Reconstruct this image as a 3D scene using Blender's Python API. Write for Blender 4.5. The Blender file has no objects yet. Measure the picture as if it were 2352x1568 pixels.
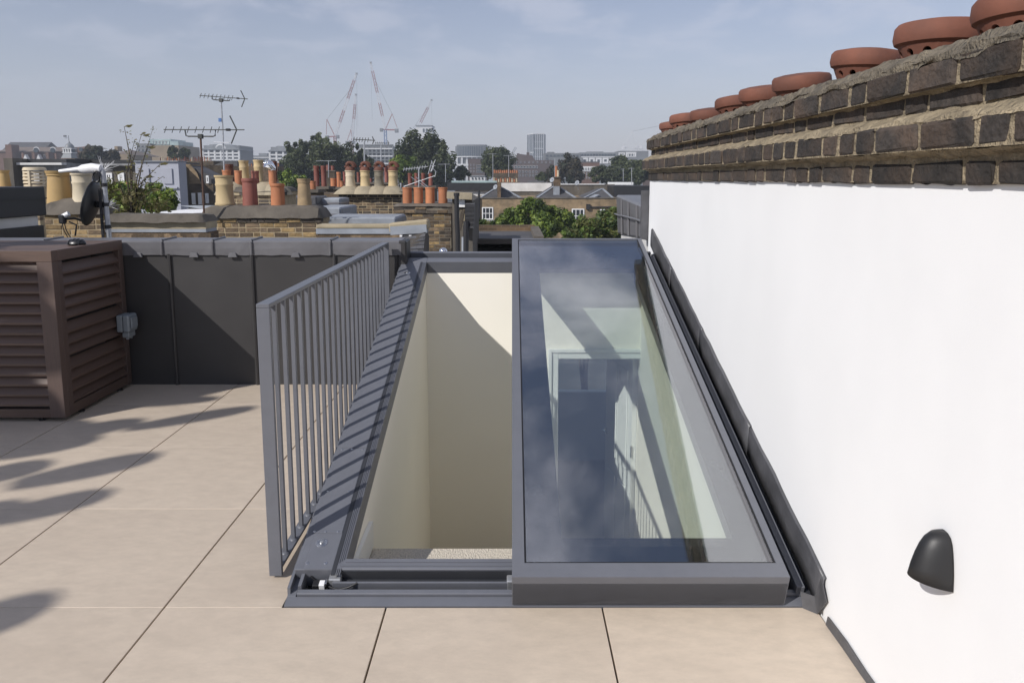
import bpy, bmesh, math, random
from mathutils import Vector, Matrix, noise
random.seed(7)
R = math.radians
scene = bpy.context.scene
COL = scene.collection

# ---------------------------------------------------------------- camera
F, CX, PPY, H = 1650.0, 1176.0, 640.0, 1.57
TH = math.atan(230 / 1650)
cam_d = bpy.data.cameras.new('camera')
cam = bpy.data.objects.new('camera', cam_d); COL.objects.link(cam)
cam.location = (0, 0, H); cam.rotation_euler = (math.pi / 2 - TH, 0, 0)
cam_d.sensor_width = 36; cam_d.lens = F / 2352 * 36
cam_d.shift_y = -(784 - PPY) / 2352
cam_d.clip_start = 0.05; cam_d.clip_end = 6000
scene.camera = cam

# ---------------------------------------------------------------- sky
SUN = Vector((.836, .77, -.82)).normalized()
EL = math.asin(-SUN.z); AZ = math.atan2(-SUN.x, -SUN.y)
world = bpy.data.worlds.new('World'); scene.world = world
world.use_nodes = True
wt = world.node_tree; wn = wt.nodes; wl = wt.links
wn.clear()
wo = wn.new('ShaderNodeOutputWorld'); wb = wn.new('ShaderNodeBackground')
sky = wn.new('ShaderNodeTexSky'); sky.sky_type = 'NISHITA'; sky.sun_disc = False
sky.sun_elevation = EL; sky.sun_rotation = AZ % (2 * math.pi)
sky.air_density = 1.0; sky.dust_density = 0.0; sky.ozone_density = 2.0; sky.altitude = 30
tc = wn.new('ShaderNodeTexCoord'); sep = wn.new('ShaderNodeSeparateXYZ')
wl.new(tc.outputs['Generated'], sep.inputs[0])
def wmath(op, a, b=None):
    n = wn.new('ShaderNodeMath'); n.operation = op
    for i, v in enumerate((a, b)):
        if v is None: continue
        if isinstance(v, (int, float)): n.inputs[i].default_value = v
        else: wl.new(v, n.inputs[i])
    return n.outputs[0]
zz = wmath('ADD', wmath('MAXIMUM', sep.outputs[2], 0.0), 0.20)
cmb = wn.new('ShaderNodeCombineXYZ')
wl.new(wmath('DIVIDE', sep.outputs[0], zz), cmb.inputs[0]); wl.new(wmath('DIVIDE', sep.outputs[1], zz), cmb.inputs[1])
nz = wn.new('ShaderNodeTexNoise'); nz.inputs['Scale'].default_value = 3.4; nz.inputs['Detail'].default_value = 8
nz.inputs['Roughness'].default_value = .56; nz.inputs['Distortion'].default_value = .25
wl.new(cmb.outputs[0], nz.inputs['Vector'])
rmp = wn.new('ShaderNodeValToRGB'); rmp.color_ramp.elements[0].position = .43; rmp.color_ramp.elements[1].position = .66
rmp.color_ramp.interpolation = 'EASE'
wl.new(nz.outputs['Fac'], rmp.inputs['Fac'])
mixc = wn.new('ShaderNodeMix'); mixc.data_type = 'RGBA'
mrz = wn.new('ShaderNodeMapRange'); mrz.inputs['From Min'].default_value = .08; mrz.inputs['From Max'].default_value = .45; wl.new(sep.outputs[2], mrz.inputs['Value'])
wl.new(wmath('MULTIPLY', wmath('MULTIPLY', rmp.outputs['Color'], mrz.outputs[0]), .88), mixc.inputs['Factor'])
tint = wn.new('ShaderNodeMix'); tint.data_type = 'RGBA'; tint.blend_type = 'MULTIPLY'
tint.inputs['Factor'].default_value = 1.0; tint.inputs['B'].default_value = (1.26, 1.0, .95, 1)
wl.new(sky.outputs[0], tint.inputs['A'])
hz = wn.new('ShaderNodeMix'); hz.data_type = 'RGBA'; hz.inputs['B'].default_value = (3.95, 4.12, 4.72, 1)
wl.new(tint.outputs['Result'], hz.inputs['A'])
wl.new(wmath('POWER', 2.718, wmath('MULTIPLY', wmath('MAXIMUM', sep.outputs[2], 0.0), -8.0)), hz.inputs['Factor'])
wl.new(hz.outputs['Result'], mixc.inputs['A']); mixc.inputs['B'].default_value = (7.0, 7.0, 7.8, 1)
wl.new(mixc.outputs['Result'], wb.inputs['Color']); wb.inputs['Strength'].default_value = .10
wl.new(wb.outputs[0], wo.inputs['Surface'])

# ---------------------------------------------------------------- sun
sd = bpy.data.lights.new('sun', 'SUN'); sd.energy = 4.0; sd.angle = R(.55); sd.color = (1.0, .962, .915)
so = bpy.data.objects.new('sun', sd); COL.objects.link(so)
so.rotation_euler = SUN.to_track_quat('-Z', 'Y').to_euler(); so.location = (-8, -8, 12)

scene.render.engine = 'CYCLES'
scene.view_settings.view_transform = 'Standard'; scene.view_settings.look = 'None'
scene.view_settings.exposure = 0.12; scene.view_settings.gamma = 1.0
scene.view_settings.use_curve_mapping = False
cy = scene.cycles
cy.use_denoising = True; cy.max_bounces = 12; cy.diffuse_bounces = 7; cy.glossy_bounces = 4
cy.transparent_max_bounces = 24; cy.transmission_bounces = 6; cy.volume_bounces = 0
cy.sample_clamp_indirect = 6; cy.caustics_reflective = False; cy.caustics_refractive = False

# ---------------------------------------------------------------- pixel -> place (a direction; the distance Y or height z is given)
_c, _s = math.cos(TH), math.sin(TH)
def ray(x, y):
    a = (x - CX) / F; b = -(y - PPY) / F
    return Vector((a, _c + b * _s, -_s + b * _c))
def at(x, y, Y):
    r = ray(x, y); t = Y / r.y
    return Vector((r.x * t, Y, H + r.z * t))
def atz(x, y, z=0.0):
    r = ray(x, y); t = (z - H) / r.z
    return Vector((r.x * t, r.y * t, z))
def q1(x, y): return (x * .25, 257.25 + y * .25)
def q2(x, y): return (441 + x * .27344, 312.4 + y * .27344)
def q3(x, y): return (992.25 + x * .23438, 275.6 + y * .23438)
def q5(x, y): return (349.1 + x * .3125, 110.25 + y * .3125)
def q6(x, y): return (918.75 + x * .125, 404.25 + y * .125)
def a1(x, y, Y): return at(*q1(x, y), Y)
def a2(x, y, Y): return at(*q2(x, y), Y)
def a3(x, y, Y): return at(*q3(x, y), Y)
def a5(x, y, Y): return at(*q5(x, y), Y)
def a6(x, y, Y): return at(*q6(x, y), Y)

# ---------------------------------------------------------------- materials
MATS = {}
def mat(name, col, rough=.6, var=.15, scale=6, bump=0, bscale=60, metal=0, rnd=0, stretch=(1, 1, 1), big=.0, bigscale=.7,
        bigcol=None, spec=.5, coat=0, detail=6, rot=0, bdist=.01, transl=0, nrough=.6):
    m = bpy.data.materials.new(name); m.use_nodes = True
    n = m.node_tree.nodes; l = m.node_tree.links; p = n['Principled BSDF']
    p.inputs['Roughness'].default_value = rough; p.inputs['Metallic'].default_value = metal
    p.inputs['Specular IOR Level'].default_value = spec
    if coat: p.inputs['Coat Weight'].default_value = coat
    t = n.new('ShaderNodeTexCoord'); oi = n.new('ShaderNodeObjectInfo')
    ad = n.new('ShaderNodeVectorMath'); ad.operation = 'ADD'
    sc = n.new('ShaderNodeVectorMath'); sc.operation = 'SCALE'; sc.inputs[0].default_value = (37.3, 11.7, 23.1)
    l.new(oi.outputs['Random'], sc.inputs['Scale']); l.new(t.outputs['Object'], ad.inputs[0]); l.new(sc.outputs[0], ad.inputs[1])
    mp = n.new('ShaderNodeMapping'); mp.inputs['Scale'].default_value = stretch; mp.inputs['Rotation'].default_value = (0, 0, rot)
    l.new(ad.outputs[0], mp.inputs['Vector'])
    nt = n.new('ShaderNodeTexNoise'); nt.inputs['Scale'].default_value = scale; nt.inputs['Detail'].default_value = detail
    nt.inputs['Roughness'].default_value = nrough
    l.new(mp.outputs[0], nt.inputs['Vector'])
    rp = n.new('ShaderNodeValToRGB'); rp.color_ramp.elements[0].position = .3; rp.color_ramp.elements[1].position = .7
    lo = [max(0, c * (1 - var)) for c in col]; hi = [min(.95, c * (1 + var)) for c in col]
    rp.color_ramp.elements[0].color = (*lo, 1); rp.color_ramp.elements[1].color = (*hi, 1)
    l.new(nt.outputs['Fac'], rp.inputs['Fac'])
    out = rp.outputs['Color']
    if big:
        nb = n.new('ShaderNodeTexNoise'); nb.inputs['Scale'].default_value = bigscale; nb.inputs['Detail'].default_value = 5
        l.new(mp.outputs[0], nb.inputs['Vector'])
        rb = n.new('ShaderNodeValToRGB'); rb.color_ramp.elements[0].position = .42; rb.color_ramp.elements[1].position = .68
        l.new(nb.outputs['Fac'], rb.inputs['Fac'])
        mu = n.new('ShaderNodeMath'); mu.operation = 'MULTIPLY'; mu.inputs[1].default_value = big; l.new(rb.outputs['Color'], mu.inputs[0])
        mx = n.new('ShaderNodeMix'); mx.data_type = 'RGBA'; l.new(mu.outputs[0], mx.inputs['Factor'])
        l.new(out, mx.inputs['A']); mx.inputs['B'].default_value = (*(bigcol or [c * .4 for c in col]), 1)
        out = mx.outputs['Result']
    if rnd:
        hs = n.new('ShaderNodeHueSaturation'); mr = n.new('ShaderNodeMapRange')
        mr.inputs['To Min'].default_value = 1 - rnd; mr.inputs['To Max'].default_value = 1 + rnd
        l.new(oi.outputs['Random'], mr.inputs['Value']); l.new(mr.outputs[0], hs.inputs['Value']); l.new(out, hs.inputs['Color'])
        out = hs.outputs[0]
    l.new(out, p.inputs['Base Color'])
    if bump:
        n2 = n.new('ShaderNodeTexNoise'); n2.inputs['Scale'].default_value = bscale; n2.inputs['Detail'].default_value = 5
        l.new(mp.outputs[0], n2.inputs['Vector'])
        bp = n.new('ShaderNodeBump'); bp.inputs['Strength'].default_value = bump; bp.inputs['Distance'].default_value = bdist
        l.new(n2.outputs['Fac'], bp.inputs['Height']); l.new(bp.outputs[0], p.inputs['Normal'])
    # slight roughness breakup
    rr = n.new('ShaderNodeMapRange'); rr.inputs['To Min'].default_value = max(.03, rough - .08); rr.inputs['To Max'].default_value = min(1, rough + .08)
    l.new(nt.outputs['Fac'], rr.inputs['Value']); l.new(rr.outputs[0], p.inputs['Roughness'])
    if transl:
        tb = n.new('ShaderNodeBsdfTranslucent'); l.new(out, tb.inputs['Color']); ms_ = n.new('ShaderNodeMixShader'); ms_.inputs[0].default_value = transl
        l.new(p.outputs[0], ms_.inputs[1]); l.new(tb.outputs[0], ms_.inputs[2]); l.new(ms_.outputs[0], n['Material Output'].inputs['Surface'])
    MATS[name] = m
    return m
mat('slab', (.54, .455, .362), .5, .12, 9, .06, 200, stretch=(1.0, 2.2, 1), detail=15, nrough=.78, big=.22, bigscale=1.6, bigcol=(.42, .345, .275), rnd=.035, rot=.55, bdist=.002)
mat('grout', (.07, .06, .05), .9)
mat('anthracite', (.122, .128, .148), .40, .05, 14, .03, 300, bdist=.001, big=.18, bigscale=3, bigcol=(.15, .15, .16))
mat('anthracite_dark', (.03, .032, .038), .5, .1)
mat('black_gap', (.006, .006, .008), .6, .1)
mat('seal', (.012, .012, .013), .4, .1)
mat('render_white', (.775, .775, .775), .85, .02, 3, .14, 330, bdist=.003, big=.22, bigscale=.9, bigcol=(.735, .727, .715), stretch=(1, 1, .6))
mat('plaster_cream', (.875, .835, .745), .75, .02, 2)
mat('white_gloss', (.78, .78, .76), .3, .02, 2)
mat('room_wall', (.68, .69, .69), .8, .03, 2)
mat('carpet', (.62, .56, .47), .95, .25, 160, .9, 160, stretch=(1, .45, 1), bdist=.012)
mat('lead', (.038, .036, .036), .48, .14, 3, .12, 14, big=.3, bigscale=2.2, bigcol=(.028, .025, .024), bdist=.004)
mat('lead_cap', (.13, .128, .136), .40, .15, 4, .10, 10, big=.35, bigscale=3, bigcol=(.085, .08, .082), bdist=.004)  # paler than lead: brightness of the upward-facing parapet cap put into the colour
mat('lead_pale', (.27, .29, .32), .55, .22, 3, .15, 10, big=.4, bigscale=2, bigcol=(.18, .19, .21))
mat('lead_flash', (.085, .085, .092), .42, .25, 9, .25, 30, big=.4, bigscale=5, bigcol=(.04, .04, .042), stretch=(1, 1, 1))
mat('wood', (.098, .062, .047), .55, .16, 5, .25, 40, stretch=(1.5, 40, 40), rnd=.10, bdist=.002)
mat('wood_y', (.098, .062, .047), .55, .16, 5, .25, 40, stretch=(40, 1.5, 40), rnd=.10, bdist=.002)
mat('wood_z', (.092, .062, .052), .55, .16, 5, .25, 40, stretch=(40, 40, 1.5), rnd=.08, bdist=.002)
mat('isolator', (.22, .25, .275), .45, .04, 3)
mat('rubber', (.012, .012, .013), .35, .1, 6)
mat('matt_black', (.014, .014, .015), .48, .05, 8, .08, 400, bdist=.001)
mat('black_plastic', (.014, .014, .016), .42, .1, 6)
mat('white_plastic', (.76, .76, .77), .4, .04, 4)
mat('galv', (.42, .43, .45), .4, .15, 20, .1, 60, metal=.6)
mat('steel', (.62, .62, .62), .25, .08, 20, metal=1)
mat('chrome', (.85, .85, .87), .06, .02, 5, metal=1)
mat('rust', (.09, .05, .035), .75, .35, 12, .2, 60)
mat('aerial', (.055, .058, .055), .6, .3, 12)
mat('brick_black', (.034, .028, .024), .85, .55, 18, 1.0, 60, big=.65, bigscale=8, bigcol=(.085, .056, .038), rnd=.38, bdist=.01)
mat('mortar_tan', (.29, .235, .155), .95, .45, 14, 1.0, 80, big=.35, bigscale=5, bigcol=(.15, .125, .09), bdist=.02)
mat('flaunch', (.215, .18, .13), .95, .5, 14, 1.0, 75, big=.55, bigscale=4, bigcol=(.085, .075, .062), bdist=.03, stretch=(.6, 1.6, 1))
mat('terracotta', (.152, .056, .034), .8, .25, 6, .3, 50, big=.6, bigscale=5, bigcol=(.095, .042, .03), bdist=.004, rnd=.12)
mat('terracotta_or', (.42, .165, .075), .75, .14, 6, .1, 40, big=.25, bigscale=4, bigcol=(.30, .12, .06), rnd=.12)
mat('terracotta_red', (.22, .075, .055), .7, .15, 6, .1, 40, big=.25, bigscale=4, bigcol=(.13, .06, .05), rnd=.1)
mat('pot_yellow', (.52, .40, .22), .75, .12, 6, .1, 40, big=.35, bigscale=3, bigcol=(.40, .29, .15), rnd=.1)
mat('pot_buff', (.36, .255, .14), .8, .2, 7, .15, 30, big=.6, bigscale=4, bigcol=(.13, .10, .065))
mat('pot_ochre', (.42, .28, .115), .75, .12, 6, .1, 40, big=.25, bigscale=3, bigcol=(.3, .2, .09))
mat('pot_cream', (.55, .47, .34), .8, .12, 7, .1, 40, big=.4, bigscale=4, bigcol=(.33, .27, .18), rnd=.1)
mat('pot_sooty', (.2, .175, .13), .85, .3, 8, .1, 40, big=.6, bigscale=5, bigcol=(.07, .065, .055))
mat('brick_brown', (.145, .102, .062), .9, .4, 16, .6, 40, rnd=.5, big=.4, bigscale=6, bigcol=(.05, .042, .035))
mat('brick_yellow', (.27, .185, .085), .9, .35, 14, .6, 40, rnd=.4, big=.45, bigscale=5, bigcol=(.08, .062, .045))
mat('brick_soot', (.062, .050, .040), .9, .4, 14, .6, 40, rnd=.4)
mat('mortar', (.34, .27, .17), .95, .25, 8, .4, 40)
mat('mortar_soot', (.17, .145, .11), .95, .35, 6, .5, 30, big=.4, bigscale=3, bigcol=(.07, .065, .055))
mat('cement', (.125, .108, .088), .95, .4, 5, .7, 18, big=.5, bigscale=2.5, bigcol=(.06, .055, .048))
mat('cement_pale', (.33, .28, .195), .95, .25, 5, .5, 18, big=.35, bigscale=2.5, bigcol=(.22, .19, .14))
mat('slate', (.075, .075, .082), .6, .25, 5, .2, 20, rnd=.25, big=.3, bigscale=3, bigcol=(.10, .09, .075))
mat('slate_far', (.075, .072, .074), .7, .3, .8, big=.3, bigscale=.3, bigcol=(.05, .05, .05))
mat('stone_band', (.36, .30, .20), .9, .2, 4, .4, 20, big=.3, bigscale=3, bigcol=(.2, .17, .12))
mat('white_paint', (.78, .78, .78), .6, .04, 3)
mat('white_weather', (.66, .65, .63), .85, .1, 2, big=.35, bigscale=1.5, bigcol=(.42, .40, .37))
mat('lilac_render', (.37, .38, .43), .9, .05, 1.5, big=.2, bigscale=.6, bigcol=(.32, .33, .37))
mat('black_clad', (.02, .021, .023), .5, .1, 4, .05, 20)
mat('black_paint', (.018, .018, .02), .5, .2, 3)
mat('grey_weather', (.25, .25, .25), .9, .3, 1.5, big=.5, bigscale=.8, bigcol=(.10, .10, .10), stretch=(2, 2, .5))
mat('soot_render', (.12, .105, .085), .95, .3, 1.2, big=.4, bigscale=.7, bigcol=(.06, .055, .05), stretch=(2, 2, .7))
mat('pane', (.02, .024, .028), .08, .2, 1)
mat('pane_blue', (.10, .14, .17), .12, .3, .2)
mat('bark', (.075, .06, .045), .9, .3, 10, .5, 30)
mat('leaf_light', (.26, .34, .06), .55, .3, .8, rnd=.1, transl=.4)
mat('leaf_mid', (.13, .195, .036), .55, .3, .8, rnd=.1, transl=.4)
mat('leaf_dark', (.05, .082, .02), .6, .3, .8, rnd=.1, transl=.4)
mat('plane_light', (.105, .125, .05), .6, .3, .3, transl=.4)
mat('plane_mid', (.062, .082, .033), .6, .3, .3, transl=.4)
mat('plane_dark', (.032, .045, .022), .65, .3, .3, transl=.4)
mat('olive_light', (.15, .16, .045), .6, .3, 1, transl=.4); mat('olive_dry', (.17, .15, .06), .7, .3, 1, transl=.4)
mat('brown_leaf', (.085, .07, .04), .7, .3, .3, transl=.4); mat('brown_leaf_dark', (.05, .045, .028), .7, .3, .3, transl=.4)
mat('ground_far', (.09, .09, .08), .95, .3, .05)
mat('far_brick', (.085, .058, .050), .95, .25, .2, big=.3, bigscale=.05); mat('far_red', (.14, .078, .055), .95, .25, .3)
mat('far_buff', (.26, .20, .13), .95, .2, .2); mat('far_tile', (.16, .12, .095), .9, .2, .3)
mat('far_grey', (.14, .145, .15), .8, .2, .1); mat('far_white', (.62, .62, .62), .8, .05, .1); mat('far_glass', (.045, .06, .075), .4, .4, .12, spec=.3)
mat('far_teal', (.35, .45, .45), .2, .3, .2); mat('far_lead', (.2, .21, .22), .5, .2, .3)
mat('crane_red', (.24, .065, .06), .6, .15, .5); mat('crane_white', (.6, .6, .62), .6, .1, .5); mat('crane_blue', (.07, .15, .34), .6, .1, .5)
mat('crane_grey', (.16, .17, .18), .6, .1, .5); mat('wire', (.10, .10, .11), .6, .1, .5)
mat('yellow_tag', (.75, .5, .02), .5, .05)
# London stock brickwork seen from afar (bricks under 3 px)
def brickwall(name, c1, c2, cm, sx=1.0):
    m = bpy.data.materials.new(name); m.use_nodes = True
    n = m.node_tree.nodes; l = m.node_tree.links; p = n['Principled BSDF']; p.inputs['Roughness'].default_value = .95
    t = n.new('ShaderNodeTexCoord'); sp = n.new('ShaderNodeSeparateXYZ'); cb = n.new('ShaderNodeCombineXYZ')
    l.new(t.outputs['Object'], sp.inputs[0])
    ad = n.new('ShaderNodeMath'); ad.operation = 'ADD'; l.new(sp.outputs[0], ad.inputs[0]); l.new(sp.outputs[1], ad.inputs[1])
    l.new(ad.outputs[0], cb.inputs[0]); l.new(sp.outputs[2], cb.inputs[1])
    b = n.new('ShaderNodeTexBrick'); b.inputs['Scale'].default_value = sx
    b.inputs['Brick Width'].default_value = .225; b.inputs['Row Height'].default_value = .075; b.inputs['Mortar Size'].default_value = .008
    b.inputs['Color1'].default_value = (*c1, 1); b.inputs['Color2'].default_value = (*c2, 1); b.inputs['Mortar'].default_value = (*cm, 1)
    l.new(cb.outputs[0], b.inputs['Vector'])
    nt = n.new('ShaderNodeTexNoise'); nt.inputs['Scale'].default_value = 1.3; nt.inputs['Detail'].default_value = 6; l.new(t.outputs['Object'], nt.inputs['Vector'])
    rp = n.new('ShaderNodeValToRGB'); rp.color_ramp.elements[0].position = .35; rp.color_ramp.elements[1].position = .7
    rp.color_ramp.elements[0].color = (.55, .55, .55, 1); rp.color_ramp.elements[1].color = (1.2, 1.15, 1.1, 1); l.new(nt.outputs['Fac'], rp.inputs['Fac'])
    mx = n.new('ShaderNodeMix'); mx.data_type = 'RGBA'; mx.blend_type = 'MULTIPLY'; mx.inputs['Factor'].default_value = 1
    l.new(b.outputs['Color'], mx.inputs['A']); l.new(rp.outputs['Color'], mx.inputs['B']); l.new(mx.outputs['Result'], p.inputs['Base Color'])
    MATS[name] = m
brickwall('stock_wall', (.33, .245, .15), (.235, .17, .10), (.31, .245, .16))
brickwall('sooty_wall', (.115, .085, .058), (.07, .055, .042), (.13, .105, .07))
brickwall('brown_wall', (.18, .12, .07), (.10, .07, .045), (.2, .15, .1))
# glazing: clear tinted coated glass, mirror share plus see-through share
def glass(name, trans, fac, mirror):
    m = bpy.data.materials.new(name); m.use_nodes = True
    n = m.node_tree.nodes; l = m.node_tree.links; n.remove(n['Principled BSDF'])
    o = n['Material Output']; tr = n.new('ShaderNodeBsdfTransparent'); gl = n.new('ShaderNodeBsdfGlossy'); mx = n.new('ShaderNodeMixShader')
    tr.inputs['Color'].default_value = (*trans, 1); gl.inputs['Color'].default_value = (*mirror, 1); gl.inputs['Roughness'].default_value = .004
    lw = n.new('ShaderNodeLayerWeight'); lw.inputs['Blend'].default_value = .5
    pw = n.new('ShaderNodeMath'); pw.operation = 'POWER'; pw.inputs[1].default_value = 4; l.new(lw.outputs['Facing'], pw.inputs[0])
    ad = n.new('ShaderNodeMath'); ad.operation = 'MULTIPLY_ADD'; ad.inputs[1].default_value = .8; ad.inputs[2].default_value = fac; l.new(pw.outputs[0], ad.inputs[0])
    l.new(ad.outputs[0], mx.inputs['Fac']); l.new(tr.outputs[0], mx.inputs[1]); l.new(gl.outputs[0], mx.inputs[2]); l.new(mx.outputs[0], o.inputs['Surface'])
    MATS[name] = m
glass('skylight_glass', (.93, .985, .965), .23, (.97, .95, 1.0))
mat('frit', (.010, .011, .014), .3, .05, 3)

# ---------------------------------------------------------------- mesh helpers
class MB:
    """collects shapes (in world metres, or through xf) into one mesh"""
    def __init__(s, xf=None): s.v = []; s.f = []; s.mi = []; s.xf = xf; s.m = 0; s.sm = []; s.smooth = False
    def add(s, vs, fs):
        b = len(s.v)
        s.v += [Vector(s.xf(*p)) if s.xf else Vector(p) for p in vs]
        s.f += [tuple(i + b for i in f) for f in fs]; s.mi += [s.m] * len(fs); s.sm += [s.smooth] * len(fs)
        return s
    def hexa(s, p): return s.add(p, [(0, 3, 2, 1), (4, 5, 6, 7), (0, 1, 5, 4), (1, 2, 6, 5), (2, 3, 7, 6), (3, 0, 4, 7)])
    def box(s, x0, x1, y0, y1, z0, z1):
        return s.hexa([(x0, y0, z0), (x1, y0, z0), (x1, y1, z0), (x0, y1, z0), (x0, y0, z1), (x1, y0, z1), (x1, y1, z1), (x0, y1, z1)])
    def boxc(s, c, sx, sy, sz): return s.box(c[0] - sx / 2, c[0] + sx / 2, c[1] - sy / 2, c[1] + sy / 2, c[2] - sz / 2, c[2] + sz / 2)
    def bar(s, p, q, w, h=None, up=(0, 0, 1)):
        p, q = Vector(p), Vector(q); h = h or w; d = (q - p).normalized(); u = Vector(up)
        if abs(d.dot(u)) > .99: u = Vector((0, 1, 0))
        a = d.cross(u).normalized(); b = a.cross(d)
        a *= w / 2; b *= h / 2
        return s.hexa([p - a - b, p + a - b, p + a + b, p - a + b, q - a - b, q + a - b, q + a + b, q - a + b])
    def tube(s, pts, r, n=8, cap=True):
        pts = [Vector(p) for p in pts]; rs = r if isinstance(r, (list, tuple)) else [r] * len(pts)
        vs = []; fs = []; old = s.smooth; s.smooth = True
        for i, p in enumerate(pts):
            d = (pts[min(i + 1, len(pts) - 1)] - pts[max(i - 1, 0)]).normalized()
            u = Vector((0, 0, 1)) if abs(d.z) < .95 else Vector((1, 0, 0))
            a = d.cross(u).normalized(); b = d.cross(a)
            vs += [p + (a * math.cos(2 * math.pi * k / n) + b * math.sin(2 * math.pi * k / n)) * rs[i] for k in range(n)]
        for i in range(len(pts) - 1):
            for k in range(n): fs.append((i * n + k, i * n + (k + 1) % n, (i + 1) * n + (k + 1) % n, (i + 1) * n + k))
        if cap: fs += [tuple(range(n - 1, -1, -1)), tuple(range((len(pts) - 1) * n, len(pts) * n))]
        s.add(vs, fs); s.smooth = old; return s
    def lathe(s, prof, c=(0, 0, 0), n=20, cap=True, arc=(0, 2 * math.pi), sy=1.0):
        full = arc[1] - arc[0] > 6.28; c = Vector(c); m = n if full else n + 1; vs = []; fs = []
        for r, z in prof:
            for k in range(m):
                a = arc[0] + (arc[1] - arc[0]) * k / n
                vs.append(c + Vector((r * math.cos(a), r * math.sin(a) * sy, z)))
        for i in range(len(prof) - 1):
            for k in range(n):
                k2 = (k + 1) % m; fs.append((i * m + k, i * m + k2, (i + 1) * m + k2, (i + 1) * m + k))
        old = s.smooth; s.smooth = True
        if cap: fs += [tuple(range(m - 1, -1, -1)), tuple(range((len(prof) - 1) * m, len(prof) * m))]
        s.add(vs, fs); s.smooth = old; return s
    def prism(s, poly, axis, a0, a1):
        """poly of 2-tuples extruded along axis 'x' (poly y,z), 'y' (poly x,z) or 'z' (poly x,y)"""
        f = {'x': lambda a, p: (a, p[0], p[1]), 'y': lambda a, p: (p[0], a, p[1]), 'z': lambda a, p: (p[0], p[1], a)}[axis]
        n = len(poly); vs = [f(a0, p) for p in poly] + [f(a1, p) for p in poly]
        fs = [tuple(range(n)), tuple(range(2 * n - 1, n - 1, -1))] + [(i, i + n, (i + 1) % n + n, (i + 1) % n) for i in range(n)]
        return s.add(vs, fs)
    def quad(s, a, b, c, d): return s.add([a, b, c, d], [(0, 1, 2, 3)])
    def build(s, name, m, parent=None, bevel=0, fixn=True):
        xs = [v.x for v in s.v]; ys = [v.y for v in s.v]; zs = [v.z for v in s.v]
        o0 = Vector(((min(xs) + max(xs)) / 2, (min(ys) + max(ys)) / 2, min(zs)))
        me = bpy.data.meshes.new(name)
        me.from_pydata([v - o0 for v in s.v], [], s.f); me.update()
        ms = m if isinstance(m, (list, tuple)) else [m]
        for k in ms: me.materials.append(MATS[k])
        if len(ms) > 1: me.polygons.foreach_set('material_index', s.mi)
        me.polygons.foreach_set('use_smooth', s.sm)
        if fixn and len(s.f) < 20000:
            bm = bmesh.new(); bm.from_mesh(me); bmesh.ops.recalc_face_normals(bm, faces=bm.faces)
            if bevel: bmesh.ops.bevel(bm, geom=[e for e in bm.edges if e.is_manifold and e.calc_face_angle(0) > .6], offset=bevel, segments=1, affect='EDGES')
            bm.to_mesh(me); bm.free()
        if any(s.sm): me.set_sharp_from_angle(angle=R(38))
        o = bpy.data.objects.new(name, me); COL.objects.link(o)
        o.location = o0 - wloc(parent)
        if parent: o.parent = parent
        return o
WL = {}
def wloc(o):
    v = Vector((0, 0, 0))
    while o: v += o.location; o = o.parent
    return v
def tag(o, label=None, cat=None, group=None, kind=None):
    for k, v in (('label', label), ('category', cat), ('group', group), ('kind', kind)):
        if v: o[k] = v
    return o
def thing(name, loc, label, cat, group=None):
    o = bpy.data.objects.new(name, None); COL.objects.link(o); o.location = loc; o.empty_display_size = .1
    return tag(o, label, cat, group)
def inst(src, name, loc, parent=None, rot=(0, 0, 0), sc=(1, 1, 1), m=None):
    o = bpy.data.objects.new(name, src); COL.objects.link(o); o.location = Vector(loc) - wloc(parent); o.rotation_euler = rot; o.scale = sc
    if parent: o.parent = parent
    return o
def boxp(name, m, parent, *a, bevel=0): return MB().box(*a).build(name, m, parent, bevel)

# ================================================================ TERRACE (setting)
BM = {}
def brick_mesh(m, L, h, D, k):
    key = (m, round(L, 3), round(h, 3), k)
    if key in BM: return BM[key]
    rr = random.Random(hash(key) & 0xffff); bm = bmesh.new()
    bmesh.ops.create_cube(bm, size=1)
    for v in bm.verts: v.co = Vector((v.co.x * L, v.co.y * D, v.co.z * h))
    bmesh.ops.bevel(bm, geom=list(bm.edges), offset=min(.007, h * .1), segments=1, affect='EDGES')
    for v in bm.verts: v.co += Vector((rr.uniform(-1, 1) * .005, rr.uniform(-1, 1) * .0022, rr.uniform(-1, 1) * .004))
    me = bpy.data.meshes.new('brick'); bm.to_mesh(me); bm.free(); me.materials.append(MATS[m]); BM[key] = me
    return me
def brick_run(parent, a0, a1, face, z, h, mats, D=.1, axis='x', L=.213, j=.013, half=.35, off=0.0, rng=random, tilt=.012):
    """one course: axis 'x' faces -Y at y=face; axis 'y' faces -X at x=face; axis 'r' faces +X at x=face"""
    p = a0 - off
    while p < a1 - .02:
        l = L if rng.random() > half else L * .47
        s, e = max(p, a0), min(p + l, a1)
        p += l + j
        if e - s < .03: continue
        me = brick_mesh(rng.choice(mats), l, h, D, rng.randrange(4))
        c = (s + e) / 2; d = rng.uniform(-.003, .003)
        loc = (c, face + D / 2 + d, z + h / 2) if axis == 'x' else ((face + D / 2 + d, c, z + h / 2) if axis == 'y' else (face - D / 2 - d, c, z + h / 2))
        inst(me, 'brick', loc, parent, (rng.uniform(-tilt, tilt), 0, (0 if axis == 'x' else math.pi / 2) + (math.pi if rng.random() < .5 else 0)), ((e - s) / l, 1, 1))
def brick_face(parent, x0, x1, yf, z0, z1, mats, D=.1, row=.075, axis='x', half=.3, rng=random):
    n = max(1, round((z1 - z0) / row)); r = (z1 - z0) / n
    for i in range(n):
        brick_run(parent, x0, x1, yf, z0 + i * r + .0065, r - .013, mats, D, axis, half=half, off=(0 if i % 2 else .11), rng=rng)

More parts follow.
